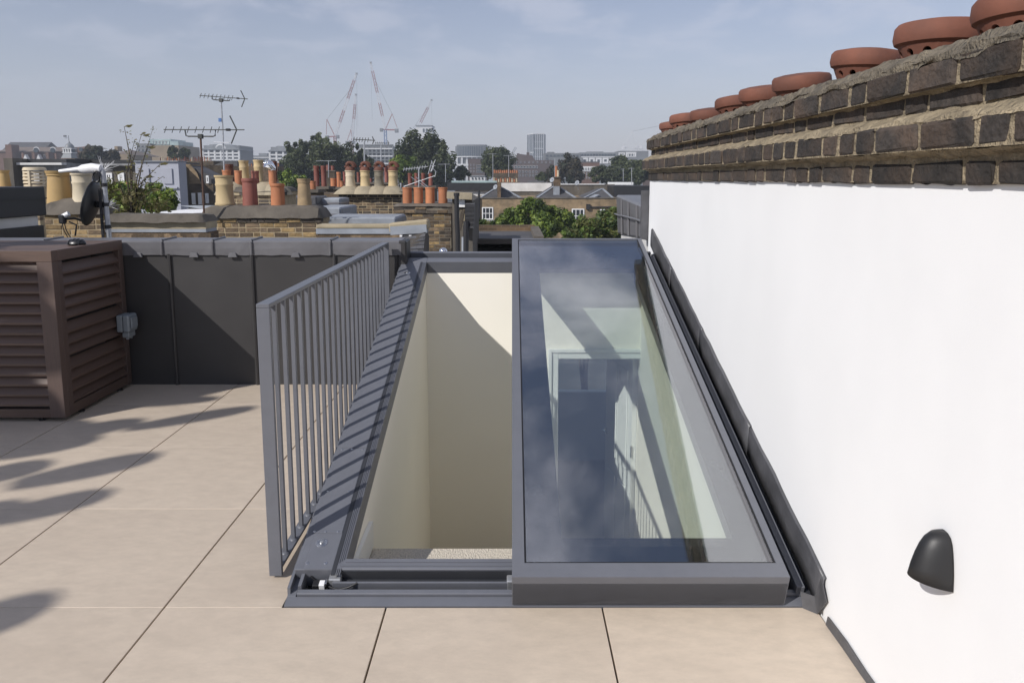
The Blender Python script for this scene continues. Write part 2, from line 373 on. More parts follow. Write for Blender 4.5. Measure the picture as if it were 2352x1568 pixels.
Y0 = 2.468; AL = R(16.94); ca, sa = math.cos(AL), math.sin(AL)
def S(u, v, w): return (u, Y0 + v * ca - w * sa, v * sa + w * ca)
def slope_z(Y, w=0.0): return (Y - Y0) * math.tan(AL) + w / ca
XW = 1.128           # face of the white wall
YP = 5.376           # face of the lead parapet
XL, YF = -.655, 5.43 # stairwell: left wall, far wall

terrace = MB()
terrace.box(-8.6, -.86, -3.0, YP + .25, -.32, -.034).box(-.86, XW + .5, -3.0, 2.50, -.32, -.034)
terrace = terrace.build('terrace', 'grout'); tag(terrace, kind='structure')
xe = [-8.56, -7.76, -6.96, -6.16, -5.34, -4.53, -3.72, -2.915, -2.105, -1.287, -.466, .334, XW - .006]
ye = [-2.335, -1.535, -.735, .065, .865, 1.665, 2.465, 3.265, 4.067, 4.875, YP - .004]
for i in range(len(xe) - 1):
    for k in range(len(ye) - 1):
        x0, x1, ya, yb = xe[i], xe[i + 1], ye[k], ye[k + 1]
        if ya > 2.4 and x0 > -1.30:
            if x0 > -1.0: continue
            x1 = -.849
        g = .0032
        MB().box(x0 + g, x1 - g, ya + .0011, yb - .0011, -.03, random.uniform(-.0009, .0009)).build('paving_slab', 'slab', terrace, bevel=.0012)

# ================================================================ LEAD PARAPET
par = thing('parapet_wall', (-2.9, YP + .1, 0), 'low dark lead-clad parapet wall closing the far side of the terrace', 'wall')
MB().box(-6.2, -.86, YP, YP + .2, -.02, .99).build('core', 'lead', par)
seams = [-5.6, -5.0, -4.4, -3.79, -3.18, -2.575, -1.955, -1.335]
ed = [-6.2] + seams + [-.858]
for i in range(len(ed) - 1):
    MB().box(ed[i] + .008, ed[i + 1] - .008, YP - .006, YP + .01, -.005, 1.0).build('lead_panel', 'lead', par)
for x in seams:
    MB().tube([(x + .0, YP - .010, 0), (x + .0, YP - .010, 1.01)], .015, 8).build('lead_roll', 'lead', par)
cs = [-6.2, -5.35, -4.4, -3.5, -2.62, -2.24, -1.95, -1.36, -.83]
def cap_profile(t): return [(YP - .020, 1.0 + t), (YP - .022, 1.05), (YP - .020, 1.098), (YP - .008, 1.109), (YP + .21, 1.114), (YP + .225, 1.01)]
for i in range(len(cs) - 1):
    m = MB(); n = 8; vs = []; fs = []
    for k in range(n + 1):
        x = cs[i] + (cs[i + 1] - cs[i]) * k / n
        for (y, z) in cap_profile(random.uniform(-.004, .004)):
            vs.append((x, y + random.uniform(-.0009, .0009), z + random.uniform(-.0009, .0009)))
    for k in range(n):
        for q in range(5): fs.append((k * 6 + q, (k + 1) * 6 + q, (k + 1) * 6 + q + 1, k * 6 + q + 1))
    m.add(vs, fs)
    o = m.build('lead_capping', 'lead_cap', par, fixn=False)
    md = o.modifiers.new('t', 'SOLIDIFY'); md.thickness = .006
    if i:
        MB().tube([(cs[i], y - (.006 if y < YP else -.004), z + .003) for y, z in cap_profile(0)], .010, 8).build('capping_roll', 'lead_cap', par)
for x in (-2.80, -2.38, -2.09, -1.62, -1.13):
    MB().hexa([(x - .035, YP - .037, .985), (x + .035, YP - .037, .985), (x + .035, YP - .02, .985), (x - .035, YP - .02, .985),
               (x - .024, YP - .033, 1.02), (x + .024, YP - .033, 1.02), (x + .024, YP - .02, 1.02), (x - .024, YP - .02, 1.02)]).build('lead_clip', 'lead_cap', par, bevel=.003)
MB().box(-.858, -.79, YP - .02, YP + .2, -.02, 1.11).build('end_return', 'lead', par, bevel=.012)

# ================================================================ RAILING
XR, YR0, YR1 = -.936, 2.655, 5.30
rail = thing('railing', (XR, (YR0 + YR1) / 2, 0), 'grey metal railing of upright bars guarding the stair opening', 'railing')
MB().box(XR - .025, XR + .025, YR0, YR0 + .018, .012, 1.088).build('post', 'anthracite', rail, bevel=.0015)
MB().box(XR - .025, XR + .025, YR1 - .018, YR1, .012, 1.088).build('post', 'anthracite', rail, bevel=.0015)
MB().box(XR - .025, XR + .025, YR0, YR1, 1.0885, 1.104).build('top_rail', 'anthracite', rail, bevel=.0015)
MB().box(XR - .022, XR + .022, YR0 + .0185, YR1 - .0185, .035, .047).build('bottom_rail', 'anthracite', rail, bevel=.0015)
nb = 22; pit = .1125
bal = MB().box(-.0085, .0085, -.0085, .0085, 0, 1.0405).build('baluster', 'anthracite', rail, bevel=.001)
weld = MB().lathe([(.019, 0), (.016, .004), (.011, .007)], n=8).build('weld', 'anthracite', bal)
for i in range(nb):
    y = 2.771 + i * pit
    b = bal if i == 0 else bpy.data.objects.new('baluster', bal.data)
    if i: COL.objects.link(b); b.parent = rail
    b.location = Vector((XR + .004, y, .0475)) - wloc(rail)
    if i == 0: weld.location = (0, 0, 0)
    else:
        w = bpy.data.objects.new('weld', weld.data); COL.objects.link(w); w.parent = b
p = at(888, 632, 5.28)
tag(boxp('vent_strip', 'white_plastic', None, p.x - .012, p.x + .014, 5.305, 5.32, .80, .985, bevel=.002),
    'narrow white plastic strip upright at the far end of the railing', 'strip')

# ================================================================ ROOFLIGHT
rl = thing('sliding_rooflight', (.13, Y0, 0), 'dark grey framed sliding rooflight, glass pane slid half open over the stair', 'rooflight')
def P(): return MB(S)
P().box(-.845, 1.105, .0, .043, -.02, .004).build('apron_flashing', 'anthracite', rl, bevel=.001)
P().box(-.845, -.812, .0435, 3.3, -.02, .004).build('side_flashing', 'anthracite', rl, bevel=.001)
# vertical skirt under the left kerb, down to the paving
MB().prism([(Y0 + .05, -.01), (5.64, -.01), (5.64, slope_z(5.64) + .035), (Y0 + .05, slope_z(Y0 + .05) + .03)], 'x', -.846, -.835).build('kerb_skirt', 'anthracite', rl)
P().box(-.8345, -.646, .128, 3.082, -.045, .05).build('side_kerb', 'anthracite', rl, bevel=.002)
P().box(-.8, -.69, .128, .30, .0502, .0525).build('cover_plate', 'anthracite', rl, bevel=.0006)
P().box(-.815, -.692, .315, .86, .0502, .0522).build('cover_plate', 'anthracite', rl, bevel=.0006)
P().box(-.815, -.692, .864, 2.9, .0502, .0522).build('cover_plate', 'anthracite', rl, bevel=.0006)
P().box(-.6895, -.674, .10, 3.07, .0502, .0545).build('drip_groove', 'anthracite_dark', rl)
for k in range(3): P().box(-.672 + k * .007, -.6685 + k * .007, .10, 3.07, .0502, .0535).build('ridge', 'anthracite', rl)
def disc_bolt(u, v):
    m = MB(lambda a, b, c: S(u + a, v + b, .0526 + c)); m.lathe([(.024, 0), (.0238, .0012), (.021, .002)], n=24); d = m.build('fixing_disc', 'steel', rl)
    m = MB(lambda a, b, c: S(u + a, v + b, .0548 + c)); m.lathe([(.0068, 0), (.0068, .003), (.004, .0035)], n=8); m.build('screw', 'galv', d)
disc_bolt(-.762, .262); disc_bolt(-.765, 2.87)
def screw(u, v, r=.0055):
    m = MB(lambda a, b, c: S(u + a, v + b, .0524 + c)); m.lathe([(r, 0), (r, .001), (r * .4, .0022)], n=8); m.build('screw', 'steel', rl)
for u, v, r in ((-.793, .158, .008), (-.722, .158, .008), (-.806, .322, .005), (-.76, .322, .005), (-.71, .322, .005), (-.806, .56, .005), (-.715, .56, .005),
                (-.806, .85, .005), (-.76, .85, .005), (-.71, .85, .005)): screw(u, v, r)
# near end: lip, channel, inner track, front rail
P().box(-.808, 1.09, .0435, .066, -.02, .018).build('lip_bar', 'anthracite', rl, bevel=.003)
P().box(-.79, 1.09, .0685, .1275, -.06, -.034).build('channel_floor', 'black_gap', rl)
P().box(-.808, -.796, .0685, .1275, -.07, .03).build('channel_end', 'anthracite', rl)
P().box(-.685, .98, .092, .100, -.05, .020).build('inner_track', 'anthracite', rl, bevel=.001)
P().box(-.685, .98, .1005, .124, -.05, .004).build('track_slot', 'anthracite_dark', rl)
P().box(-.685, .90, .1245, .1275, -.05, .045).build('channel_wall', 'anthracite_dark', rl)
P().hexa([(-.70, .1285, -.05), (1.0, .1285, -.05), (1.0, .175, -.05), (-.648, .175, -.05),
          (-.70, .1285, .053), (1.0, .1285, .053), (1.0, .183, .053), (-.648, .183, .053)]).build('front_rail', 'anthracite', rl, bevel=.004)
for k in range(2): P().box(-.66 + k * .015, 1.0, .142 + k * .018, .1455 + k * .018, .0532, .056).build('ridge', 'anthracite', rl)
P().box(-.70, -.655, .098, .127, -.03, .03).build('corner_block', 'galv', rl, bevel=.002)
P().box(-.02, .005, .09, .125, -.03, .03).build('guide_roller', 'galv', rl, bevel=.004)
# cable connector in the open end of the channel
cc = P().box(-.762, -.737, .086, .112, -.014, .012).build('cable_plug', 'black_plastic', rl, bevel=.0015)
P().box(-.7365, -.715, .086, .112, -.016, .014).build('plug_socket', 'white_plastic', cc, bevel=.0015)
P().box(-.7145, -.706, .087, .111, -.014, .022).build('plug_flange', 'steel', cc, bevel=.0008)
P().tube([(-.706, .099, -.002), (-.69, .086, .002), (-.66, .080, -.004), (-.62, .080, .010), (-.59, .094, .018)], .0042, 8).build('cable', 'black_plastic', cc)
P().tube([(-.775, .124, .02), (-.76, .118, .004), (-.735, .120, .002), (-.715, .112, -.002)], .0035, 8).build('cable', 'black_plastic', cc)
# far end
P().box(-.646, 1.0, 3.083, 3.16, -.11, .05).build('far_kerb', 'anthracite', rl, bevel=.002)
P().box(-.8345, -.6465, 3.083, 3.16, -.045, .05).build('far_kerb_corner', 'anthracite', rl, bevel=.002)
P().box(-.80, 1.0, 3.1605, 3.245, -.05, .012).build('far_channel', 'anthracite_dark', rl)
P().box(-.8345, 1.08, 3.2455, 3.275, -.11, .055).build('far_bar', 'anthracite', rl, bevel=.002)
P().box(-.8345, -.805, 3.1605, 3.245, -.045, .052).build('far_side', 'anthracite', rl)
# right side beside the wall
P().box(.93, 1.0, .19, 3.08, -.11, .04).build('side_kerb', 'anthracite', rl)
P().box(1.0005, 1.062, .069, 3.24, -.09, -.03).build('gutter', 'black_gap', rl)
P().box(1.0625, 1.094, .044, 3.2, -.09, .052).build('track_rail', 'anthracite', rl, bevel=.002)
P().box(1.0945, 1.12, .02, 3.3, -.09, .02).build('wall_angle', 'anthracite_dark', rl)
# the sliding sash
WT = .150
sash = P(); sash.box(0, 1.006, 0, .03, .012, WT).box(0, 1.006, .0301, .0662, .072, WT)
sash.box(0, .046, .0663, 3.29, .072, WT).box(.977, 1.006, .0663, 3.29, .072, WT).box(0, 1.006, 3.2901, 3.31, .072, WT)
sash = sash.build('sash_frame', 'anthracite', rl)
P().box(.002, 1.004, .0, .0012, .0122, WT - .032).build('front_plate', 'anthracite', sash)
P().box(.0465, .053, .067, 3.289, .128, WT - .004).build('seal', 'seal', sash)
P().box(.970, .9765, .067, 3.289, .128, WT - .004).build('seal', 'seal', sash)
P().box(.0535, .9695, .067, .0745, .128, WT - .004).build('seal', 'seal', sash)
gp = P().quad((.0535, .075, .144), (.9695, .075, .144), (.9695, 3.289, .144), (.0535, 3.289, .144))
gp.quad((.0535, .075, .122), (.0535, 3.289, .122), (.9695, 3.289, .122), (.9695, .075, .122))
gp.build('glass_pane', 'skylight_glass', sash, fixn=False)
fr = P(); a, b, c, d = .195, .865, .222, 2.80
fr.box(.0535, a, .075, 3.289, .113, .117).box(b, .9695, .075, 3.289, .113, .117).box(a, b, .075, c, .113, .117).box(a, b, d, 3.289, .113, .117)
fr.build('frit_border', 'frit', sash)

# lead flashing dressed up the wall beside the rooflight
lf = thing('wall_flashing', (XW - .01, 4, .2), 'grey lead flashing strip running up the white wall beside the rooflight', 'flashing')
def wallpt(y, dz): return (y, slope_z(y) + dz)
lens = [2.40, 3.25, 4.15, 5.0, 5.72]
for i in range(4):
    y0, y1 = lens[i], lens[i + 1] + .03; m = MB(); n = 10; vs = []
    for k in range(n + 1):
        y = y0 + (y1 - y0) * k / n; t = -.014 - .003 * (i % 2) - random.uniform(0, .002)
        top = .172 + random.uniform(-.005, .005)
        vs += [(XW + t, *wallpt(y, .035)), (XW + t, *wallpt(y, top * .6)), (XW + t + .004, *wallpt(y, top)), (XW - .001, *wallpt(y, top + .006))]
    fs = [(k * 4 + q, k * 4 + q + 1, (k + 1) * 4 + q + 1, (k + 1) * 4 + q) for k in range(n) for q in range(3)]
    m.smooth = True; m.add(vs, fs); o = m.build('lead_strip', 'lead_flash', lf, fixn=False)
    o.modifiers.new('t', 'SOLIDIFY').thickness = .004
m = MB(); m.add([(XW - .014, 2.41, .15), (XW - .010, 2.365, .085), (XW - .014, 2.425, -.003), (XW - .052, 2.462, -.003), (XW - .056, 2.48, .055), (XW - .02, 2.44, .06)],
                [(0, 1, 2, 5), (5, 2, 3, 4)]); o = m.build('lead_end_fold', 'lead_flash', lf, fixn=False); o.modifiers.new('t', 'SOLIDIFY').thickness = .004
m = MB(); n = 14; vs = []
for k in range(n + 1):
    y = .4 + (2.36 - .4) * k / n; vs += [(XW - .012 - random.uniform(0, .003), y, -.004), (XW - .008, y, .028 + random.uniform(-.008, .010))]
m.add(vs, [(k * 2, k * 2 + 1, k * 2 + 3, k * 2 + 2) for k in range(n)]); o = m.build('base_strip', 'lead_flash', lf, fixn=False); o.modifiers.new('t', 'SOLIDIFY').thickness = .004

# ================================================================ STAIRWELL under the rooflight (setting)
def struct(mb, name, m, **k): return tag(mb.build(name, m, **k), kind='structure')
ZB = -1.80
struct(MB().prism([(2.55, ZB), (YF, ZB), (YF, slope_z(YF) - .05), (2.62, slope_z(2.62) - .05), (2.55, -.04)], 'x', XL - .06, XL), 'stairwell_wall_left', 'plaster_cream')
sw = MB(); DX0, DX1, DZ = .36, 1.0, .19
sw.box(XL, DX0, YF, YF + .12, ZB, .86).box(DX0, DX1, YF, YF + .12, DZ, .86).box(DX1, 1.09, YF, YF + .12, ZB, .86)
struct(sw, 'stairwell_wall_far', 'plaster_cream')
struct(MB().prism([(2.55, ZB), (YF, ZB), (YF, slope_z(YF) - .115), (2.68, slope_z(2.68) - .115), (2.55, -.2)], 'x', .96 + .03, 1.09), 'stairwell_wall_right', 'plaster_cream')
struct(MB().box(XL, 1.09, 2.5, 2.55, ZB, -.05), 'stairwell_wall_near', 'plaster_cream')
struct(MB().box(-1.2, 2.2, 2.5, 8.4, ZB - .1, ZB), 'landing_floor', 'carpet')
rm = MB(); rm.box(-1.2, 2.2, 8.3, 8.4, ZB, -.95).box(-1.2, 2.2, 8.3, 8.4, .30, .45).box(-1.2, -.3, 8.3, 8.4, -.95, .30).box(1.5, 2.2, 8.3, 8.4, -.95, .30).box(-1.2, -1.1, 5.56, 8.3, ZB, .45).box(2.1, 2.2, 5.56, 8.3, ZB, .45).box(-1.2, 2.2, YF + .121, 8.4, .45, .5)  # far wall has an unseen window opening, added to let daylight brighten the room
struct(rm, 'landing_room', 'room_wall')
st = thing('staircase', (.17, 4, ZB), 'carpeted stair rising to the terrace inside the open rooflight', 'staircase')
nst = 10; rise = (-.115 - ZB) / nst
for i in range(nst):
    zt = ZB + rise * (i + 1); y1 = 5.05 - .215 * i; y0 = 2.56 if i == nst - 1 else y1 - .24
    MB().box(XL + .004, .985, y0, y1, zt - rise, zt).build('carpet_tread', 'carpet', st, bevel=.012)
MB().prism([(2.6, -.10), (3.1, -.10), (3.1, .02), (2.66, .02)], 'x', XL + .001, XL + .02).build('skirting', 'white_gloss', st)
# doorway at the foot of the stair
dr = thing('doorway', (.68, YF, ZB), 'white panelled door standing open in its architrave, seen through the rooflight glass', 'door')
for o_, w_, t_ in ((.0, .05, .022), (.05, .03, .034)):
    e0 = DX0 - o_; e1 = DX1 + o_; zt = DZ + o_
    MB().box(e0 - w_, e0, YF - t_, YF - .001, ZB, zt + w_).build('architrave', 'white_gloss', dr, bevel=.004)
    MB().box(e1, min(e1 + w_, 1.088), YF - t_, YF - .001, ZB, zt + w_).build('architrave', 'white_gloss', dr, bevel=.004)
    MB().box(e0, e1, YF - t_ + .001, YF - .001, zt, zt + w_ - .001).build('architrave', 'white_gloss', dr, bevel=.004)
an = R(100); hx, hy = DX1 - .02, YF + .12
def D_(a, b, c): return (hx - a * math.cos(an - R(22)) * 1.0 + b * math.sin(an - R(22)), hy + a * math.sin(an - R(22)) + b * math.cos(an - R(22)), c)
lf2 = MB(D_).box(0, .62, -.02, .02, ZB + .01, DZ - .01).build('door_leaf', 'white_gloss', dr)
for z0, z1 in ((ZB + .2, ZB + .85), (ZB + 1.0, DZ - .15)):
    for e0 in (.09, .34): MB(D_).box(e0, e0 + .19, -.032, -.0205, z0, z1).build('panel', 'white_gloss', lf2, bevel=.006)
MB(D_).tube([(.57, -.022, -.62), (.57, -.06, -.62), (.48, -.062, -.62)], .009, 8).build('lever_handle', 'steel', lf2)
MB(D_).box(-.012, .006, -.024, -.0205, -.66, -.56).build('hinge', 'steel', lf2)

# ================================================================ WHITE WALL WITH CORBELLED CHIMNEY TOP
cw = thing('chimney_wall', (1.45, 3, 0), 'white rendered wall topped with black brick corbelling and a row of terracotta chimney pots', 'wall')
YE = 5.93; YA = -1.6
g = MB(); ny, nzz = 90, 12
vs = []; fs = []
ztop = [1.556 + .006 * noise.noise((k * .31, 1, 0)) + random.uniform(-.0045, .0045) for k in range(ny * 3 + 1)]
for k in range(ny * 3 + 1):
    y = YA + (YE - YA) * k / (ny * 3)
    for q in range(5): vs.append((XW + .0015 * noise.noise((y * 1.2, q * .7, 3)), y, -.05 + (ztop[k] + .05) * q / 4))
for k in range(ny * 3):
    for q in range(4): fs.append((k * 5 + q, k * 5 + q + 1, k * 5 + q + 6, k * 5 + q + 5))
g.smooth = True; g.add(vs, fs)
g.smooth = False
g.add([(XW, YE, -.05), (XW, YE, 1.56), (1.74, YE, 1.56), (1.74, YE, -.05), (XW, YA, -.05), (XW, YA, 1.56), (1.74, YA, 1.56), (1.74, YA, -.05)],
      [(0, 1, 2, 3), (7, 6, 5, 4), (3, 2, 6, 7)])
g.build('render_face', 'render_white', cw, fixn=False)
# mortar core behind the bricks, one step per course
core = MB(); core.box(XW - .012, 1.74, YA, YE - .003, 1.5570, 1.6410).box(XW - .056, 1.80, YA, YE + .052, 1.6412, 1.7160).box(XW + .007, 1.75, YA, YE - .006, 1.7162, 1.8000).box(XW - .026, 1.78, YA, YE + .018, 1.8002, 1.8700)
core.build('mortar_core', 'mortar_tan', cw)
rb = random.Random(11)
brick_run(cw, -1.5, YE - .005, XW - .018, 1.5550, .056, ['brick_black'], axis='y', half=.62, rng=rb, j=.020, tilt=.008)
brick_run(cw, -1.5, YE + .055, XW - .062, 1.6450, .068, ['brick_black'], axis='y', half=.35, off=.1, rng=rb, j=.020, tilt=.008)
brick_run(cw, -1.5, YE - .005, XW + .002, 1.7510, .046, ['brick_black'], axis='y', half=.3, rng=rb, j=.020, tilt=.008)
brick_run(cw, -1.5, YE + .02, XW - .032, 1.8025, .069, ['brick_black'], axis='y', half=.4, off=.13, rng=rb, j=.017, tilt=.008)
def rough_sheet(name, m, prof, ya, yb, ny, amp, parent, freq=6.0, seed=0, amps=None):
    g = MB(); vs = []; fs = []; n = len(prof); ln = [(ya + (yb - ya) * k / ny) for k in range(ny + 1)]
    for k, y in enumerate(ln):
        for q, (x, z) in enumerate(prof):
            a = amp if amps is None else amp * amps[q]
            e = noise.fractal(Vector((y * freq, q * 1.1 + seed, seed)), .8, 2.1, 4) * a
            e2 = noise.fractal(Vector((y * freq * .7, q * .9 + seed + 9, seed)), .8, 2.1, 4) * a
            vs.append((x - e2 * .5, y, z + e))
    for k in range(ny):
        for q in range(n - 1): fs.append((k * n + q, k * n + q + 1, (k + 1) * n + q + 1, (k + 1) * n + q))
    g.smooth = True; g.add(vs, fs)
    return g.build(name, m, parent, fixn=False)
# fillet of mortar sloping back over the widest course, and the thick flaunching under the pots
def lerp_prof(pts, n):
    out = []
    for i in range(len(pts) - 1):
        for k in range(n): t = k / n; out.append((pts[i][0] * (1 - t) + pts[i + 1][0] * t, pts[i][1] * (1 - t) + pts[i + 1][1] * t))
    return out + [pts[-1]]
rough_sheet('mortar_fillet', 'mortar_tan', lerp_prof([(XW - .060, 1.7090), (XW - .045, 1.7250), (XW + .012, 1.7530), (XW + .03, 1.7570)], 3), -1.5, YE + .05, 620, .011, cw, 9, 2)
rough_sheet('mortar_bed', 'mortar_tan', lerp_prof([(XW - .003, 1.6070), (XW - .012, 1.6250), (XW - .05, 1.6410)], 3), -1.5, YE, 620, .008, cw, 10, 5)
rough_sheet('mortar_joint', 'mortar_tan', lerp_prof([(XW + .003, 1.7930), (XW - .018, 1.8040)], 3), -1.5, YE, 620, .006, cw, 12, 7)
rough_sheet('flaunching', 'flaunch', lerp_prof([(XW - .034, 1.866), (XW - .027, 1.882), (XW + .02, 1.912), (XW + .10, 1.938), (XW + .33, 1.945), (XW + .62, 1.88)], 4), -1.5, YE + .02, 680, .017, cw, 7, 3)
MB().prism([(XW - .03, 1.82), (XW + .6, 1.82), (XW + .6, 1.87), (XW + .33, 1.935), (XW + .10, 1.93), (XW + .02, 1.905), (XW - .03, 1.872)], 'y', YE + .012, YE + .02).build('flaunching_end', 'flaunch', cw)
# vented terracotta caps on short pots
def cap_mesh(mb, c, s=1.0, n=12, ph=0.0):
    c = Vector(c)
    prof1 = [(.118, 0), (.124, .012), (.112, .03), (.110, .045)]
    prof2 = [(.136, .107), (.150, .115), (.156, .135), (.153, .172), (.142, .186), (.09, .196), (.02, .200)]
    for p in (prof1, prof2): mb.lathe([(r * s, z * s) for r, z in p], c, 36, cap=False)
    mb.lathe([(.0195 * s, .199 * s), (.0005, .1995 * s)], c, 36, cap=False)
    # the pierced band: every sector is a patch with a round hole, outer and inner skin joined at the rim
    za, zb, ra, rb_ = .045 * s, .107 * s, .110 * s, .136 * s; hr = .0145 * s; zm = .079 * s
    for k in range(n):
        a0 = ph + 2 * math.pi * k / n; da = 2 * math.pi / n
        def pt(u, z, t):
            r = ra + (rb_ - ra) * (z - za) / (zb - za) - t; return c + Vector((r * math.cos(u), r * math.sin(u), z))
        rim = []; brd = []
        rm_ = ra + (rb_ - ra) * .55
        for q in range(16):
            th = 2 * math.pi * q / 16; rim.append((a0 + da / 2 + math.cos(th) * hr / rm_, zm + math.sin(th) * hr))
            cx_, cy_ = math.cos(th), math.sin(th); mxx = max(abs(cx_), abs(cy_)); brd.append((a0 + da / 2 + cx_ / mxx * da / 2, (za + zb) / 2 + cy_ / mxx * (zb - za) / 2))
        vs = [pt(*p, 0) for p in brd] + [pt(*p, 0) for p in rim] + [pt(*p, .014 * s) for p in rim] + [pt(*p, .014 * s) for p in brd]
        fs = []
        for q in range(16):
            e = (q + 1) % 16
            fs += [(q, e, 16 + e, 16 + q), (16 + q, 16 + e, 32 + e, 32 + q), (32 + q, 32 + e, 48 + e, 48 + q)]
        mb.smooth = True; mb.add(vs, fs)
XP = 1.43
ys = []
for i, px in enumerate((2371, 2158, 1985, 1850, 1757, 1693, 1628, 1582, 1545, 2900, 3700)):
    y = XP * F / (px - CX) / _c + .066
    mname = ['terracotta_red', 'terracotta_red', 'pot_cream', 'pot_cream', 'pot_yellow', 'terracotta_red', 'terracotta_red', 'terracotta_red', 'terracotta_red', 'pot_cream', 'terracotta_red'][i]
    zb_ = 1.872 + .008 * ((i * 7) % 3)
    pot = MB(); pot.lathe([(.125, -.08), (.122, .04), (.115, .055), (.09, .056)], (XP, y, zb_), 28); pot = pot.build('chimney_pot', mname, cw)
    cm = MB(); cap_mesh(cm, (0, 0, 0), (.88 if i != 8 else .80) + .03 * math.sin(i * 2.1), 12, i * .5); cap = cm.build('vent_cap', 'terracotta', pot, fixn=True)
    cap.location = Vector((XP + random.uniform(-.012, .012), y, zb_ + .030)) - wloc(pot)
    cap.rotation_euler = (random.uniform(-.07, .07), random.uniform(-.06, .06), 0)
    if i in (3, 4, 6): cap.rotation_euler = (.09, -.10, 0)

# ================================================================ WALL LAMP
lp = thing('wall_lamp', (XW, 1.77, .5), 'black half-dome outdoor lamp fixed on the white wall', 'lamp')
m = MB(); c = (XW - .003, 1.757, .540); prof = [(.085, .0), (.079, .03), (.071, .06), (.062, .085), (.052, .104), (.038, .118), (.018, .1245), (.002, .1255)]
n = 28; vs = []; fs = []
for r_, z_ in prof:
    for k in range(n + 1):
        a_ = math.pi / 2 + math.pi * k / n
        vs.append((c[0] + r_ * math.cos(a_), c[1] + r_ * math.sin(a_) * .63, c[2] + z_ - (.014 * (1 + math.cos(a_)) if z_ == 0 else 0)))
for i in range(len(prof) - 1):
    for k in range(n): fs.append((i * (n + 1) + k, i * (n + 1) + k + 1, (i + 1) * (n + 1) + k + 1, (i + 1) * (n + 1) + k))
m.smooth = True; m.add(vs, fs); o = m.build('shade', 'matt_black', lp, fixn=True); o.modifiers.new('t', 'SOLIDIFY').thickness = .003
MB().box(XW - .012, XW - .0005, 1.735, 1.79, .56, .63).build('back_plate', 'matt_black', lp, bevel=.003)
MB().lathe([(.016, .0), (.026, .010), (.028, .04), (.022, .05)], (XW - .040, 1.762, .556), 16).build('diffuser', 'white_plastic', lp)

# ================================================================ LOUVRED ENCLOSURE
LX, LY = -2.905, 4.507; LYB = 5.335; LT = 1.118
le = thing('louvred_enclosure', (LX - .6, (LY + LYB) / 2, 0), 'dark brown louvred timber enclosure with slatted sides against the parapet', 'enclosure')
LXL = -4.25
def post(x0, x1, y0, y1): MB().box(x0, x1, y0, y1, .028, LT - .071).build('post', 'wood_z', le, bevel=.002)
post(LX - .10, LX - .001, LY, LY + .05); post(LX - .05, LX, LY + .0505, LY + .10); post(LX - .05, LX, LYB - .055, LYB)
post(LXL, LXL + .07, LY, LY + .05); post(LXL, LXL + .05, LYB - .07, LYB)
MB().box(LXL, LX, LY - .001, LY + .052, LT - .07, LT).build('top_beam', 'wood', le, bevel=.002)
MB().box(LX - .052, LX + .001, LY + .0525, LYB, LT - .07, LT).build('top_beam', 'wood_y', le, bevel=.002)
MB().box(LXL + .0702, LX - .1002, LY + .002, LY + .045, .028, .085).build('bottom_beam', 'wood', le, bevel=.002)
MB().box(LX - .045, LX - .002, LY + .1002, LYB - .0552, .028, .095).build('bottom_beam', 'wood_y', le, bevel=.002)
for k in range(5):
    ya = LY + .056 + k * .155; MB().box(LXL + .05, LX - .055, ya, ya + .148, LT - .025, LT - .004 - .001 * (k % 2)).build('lid_board', 'wood', le, bevel=.002)
sl = None
nf = 14; pf = (LT - .075 - .10) / nf
for k in range(nf):
    z = .10 + pf * k
    m = MB(); m.prism([(LY + .049, z + .066), (LY + .040, z + .073), (LY + .003, z + .018), (LY + .003, z + .004), (LY + .012, z + .004)], 'x', LXL + .0705, LX - .1005)
    m.build('slat', 'wood', le)
zr = .10
k = 0
while zr < LT - .12:
    if k in (4, 7): zr += .022
    z = zr
    m = MB(); m.prism([(LX - .049, z + .066), (LX - .040, z + .073), (LX - .003, z + .018), (LX - .003, z + .004), (LX - .012, z + .004)], 'y', LY + .1005, LYB - .0555)
    m.build('slat', 'wood_y', le); zr += .0735; k += 1
for x, y in ((LX - .18, LY + .04), (LX - .03, LY + .22), (LX - .03, LYB - .12), (LX - .7, LY + .04)):
    MB().lathe([(.022, 0.001), (.022, .008), (.012, .010), (.012, .0285)], (x, y, 0), 12).build('foot', 'rubber', le)
hp = thing('condenser_unit', (LX - .55, LY + .43, .03), 'dark machine just visible between the slats of the louvred enclosure', 'condenser unit')
MB().box(LX - 1.15, LX - .13, LY + .16, LYB - .08, .03, .92).build('casing', 'anthracite_dark', hp, bevel=.01)
MB().box(LX - .129, LX - .122, LY + .14, LY + .21, .545, .60).build('warning_tag', 'yellow_tag', hp)
def rubber(x, y, nm, label):
    t = thing('rubber_pad', (x, y, LT), label, 'pad')
    MB(lambda a_, b_, c_: (x + a_ * 1.45, y + b_, LT + .0005 + c_)).lathe([(.040, 0), (.044, .010), (.040, .022), (.028, .032), (.012, .037), (.001, .038)], n=20).build('body', 'rubber', t)
    for k in range(4):
        d_ = -.036 + k * .024; h_ = .040 - abs(k - 1.5) * .005; MB().tube([(x + d_, y + .040 * math.cos(q_), LT + .003 + h_ * math.sin(q_)) for q_ in [math.pi * e_ / 8 for e_ in range(9)]], .004, 6).build('rib', 'rubber', t)
rubber(LX - .09, LY + .42, 0, 'ribbed black rubber pad near the right edge of the enclosure lid')
rubber(LX - .52, LY + .18, 0, 'black rubber pad on the enclosure lid at the left picture edge')
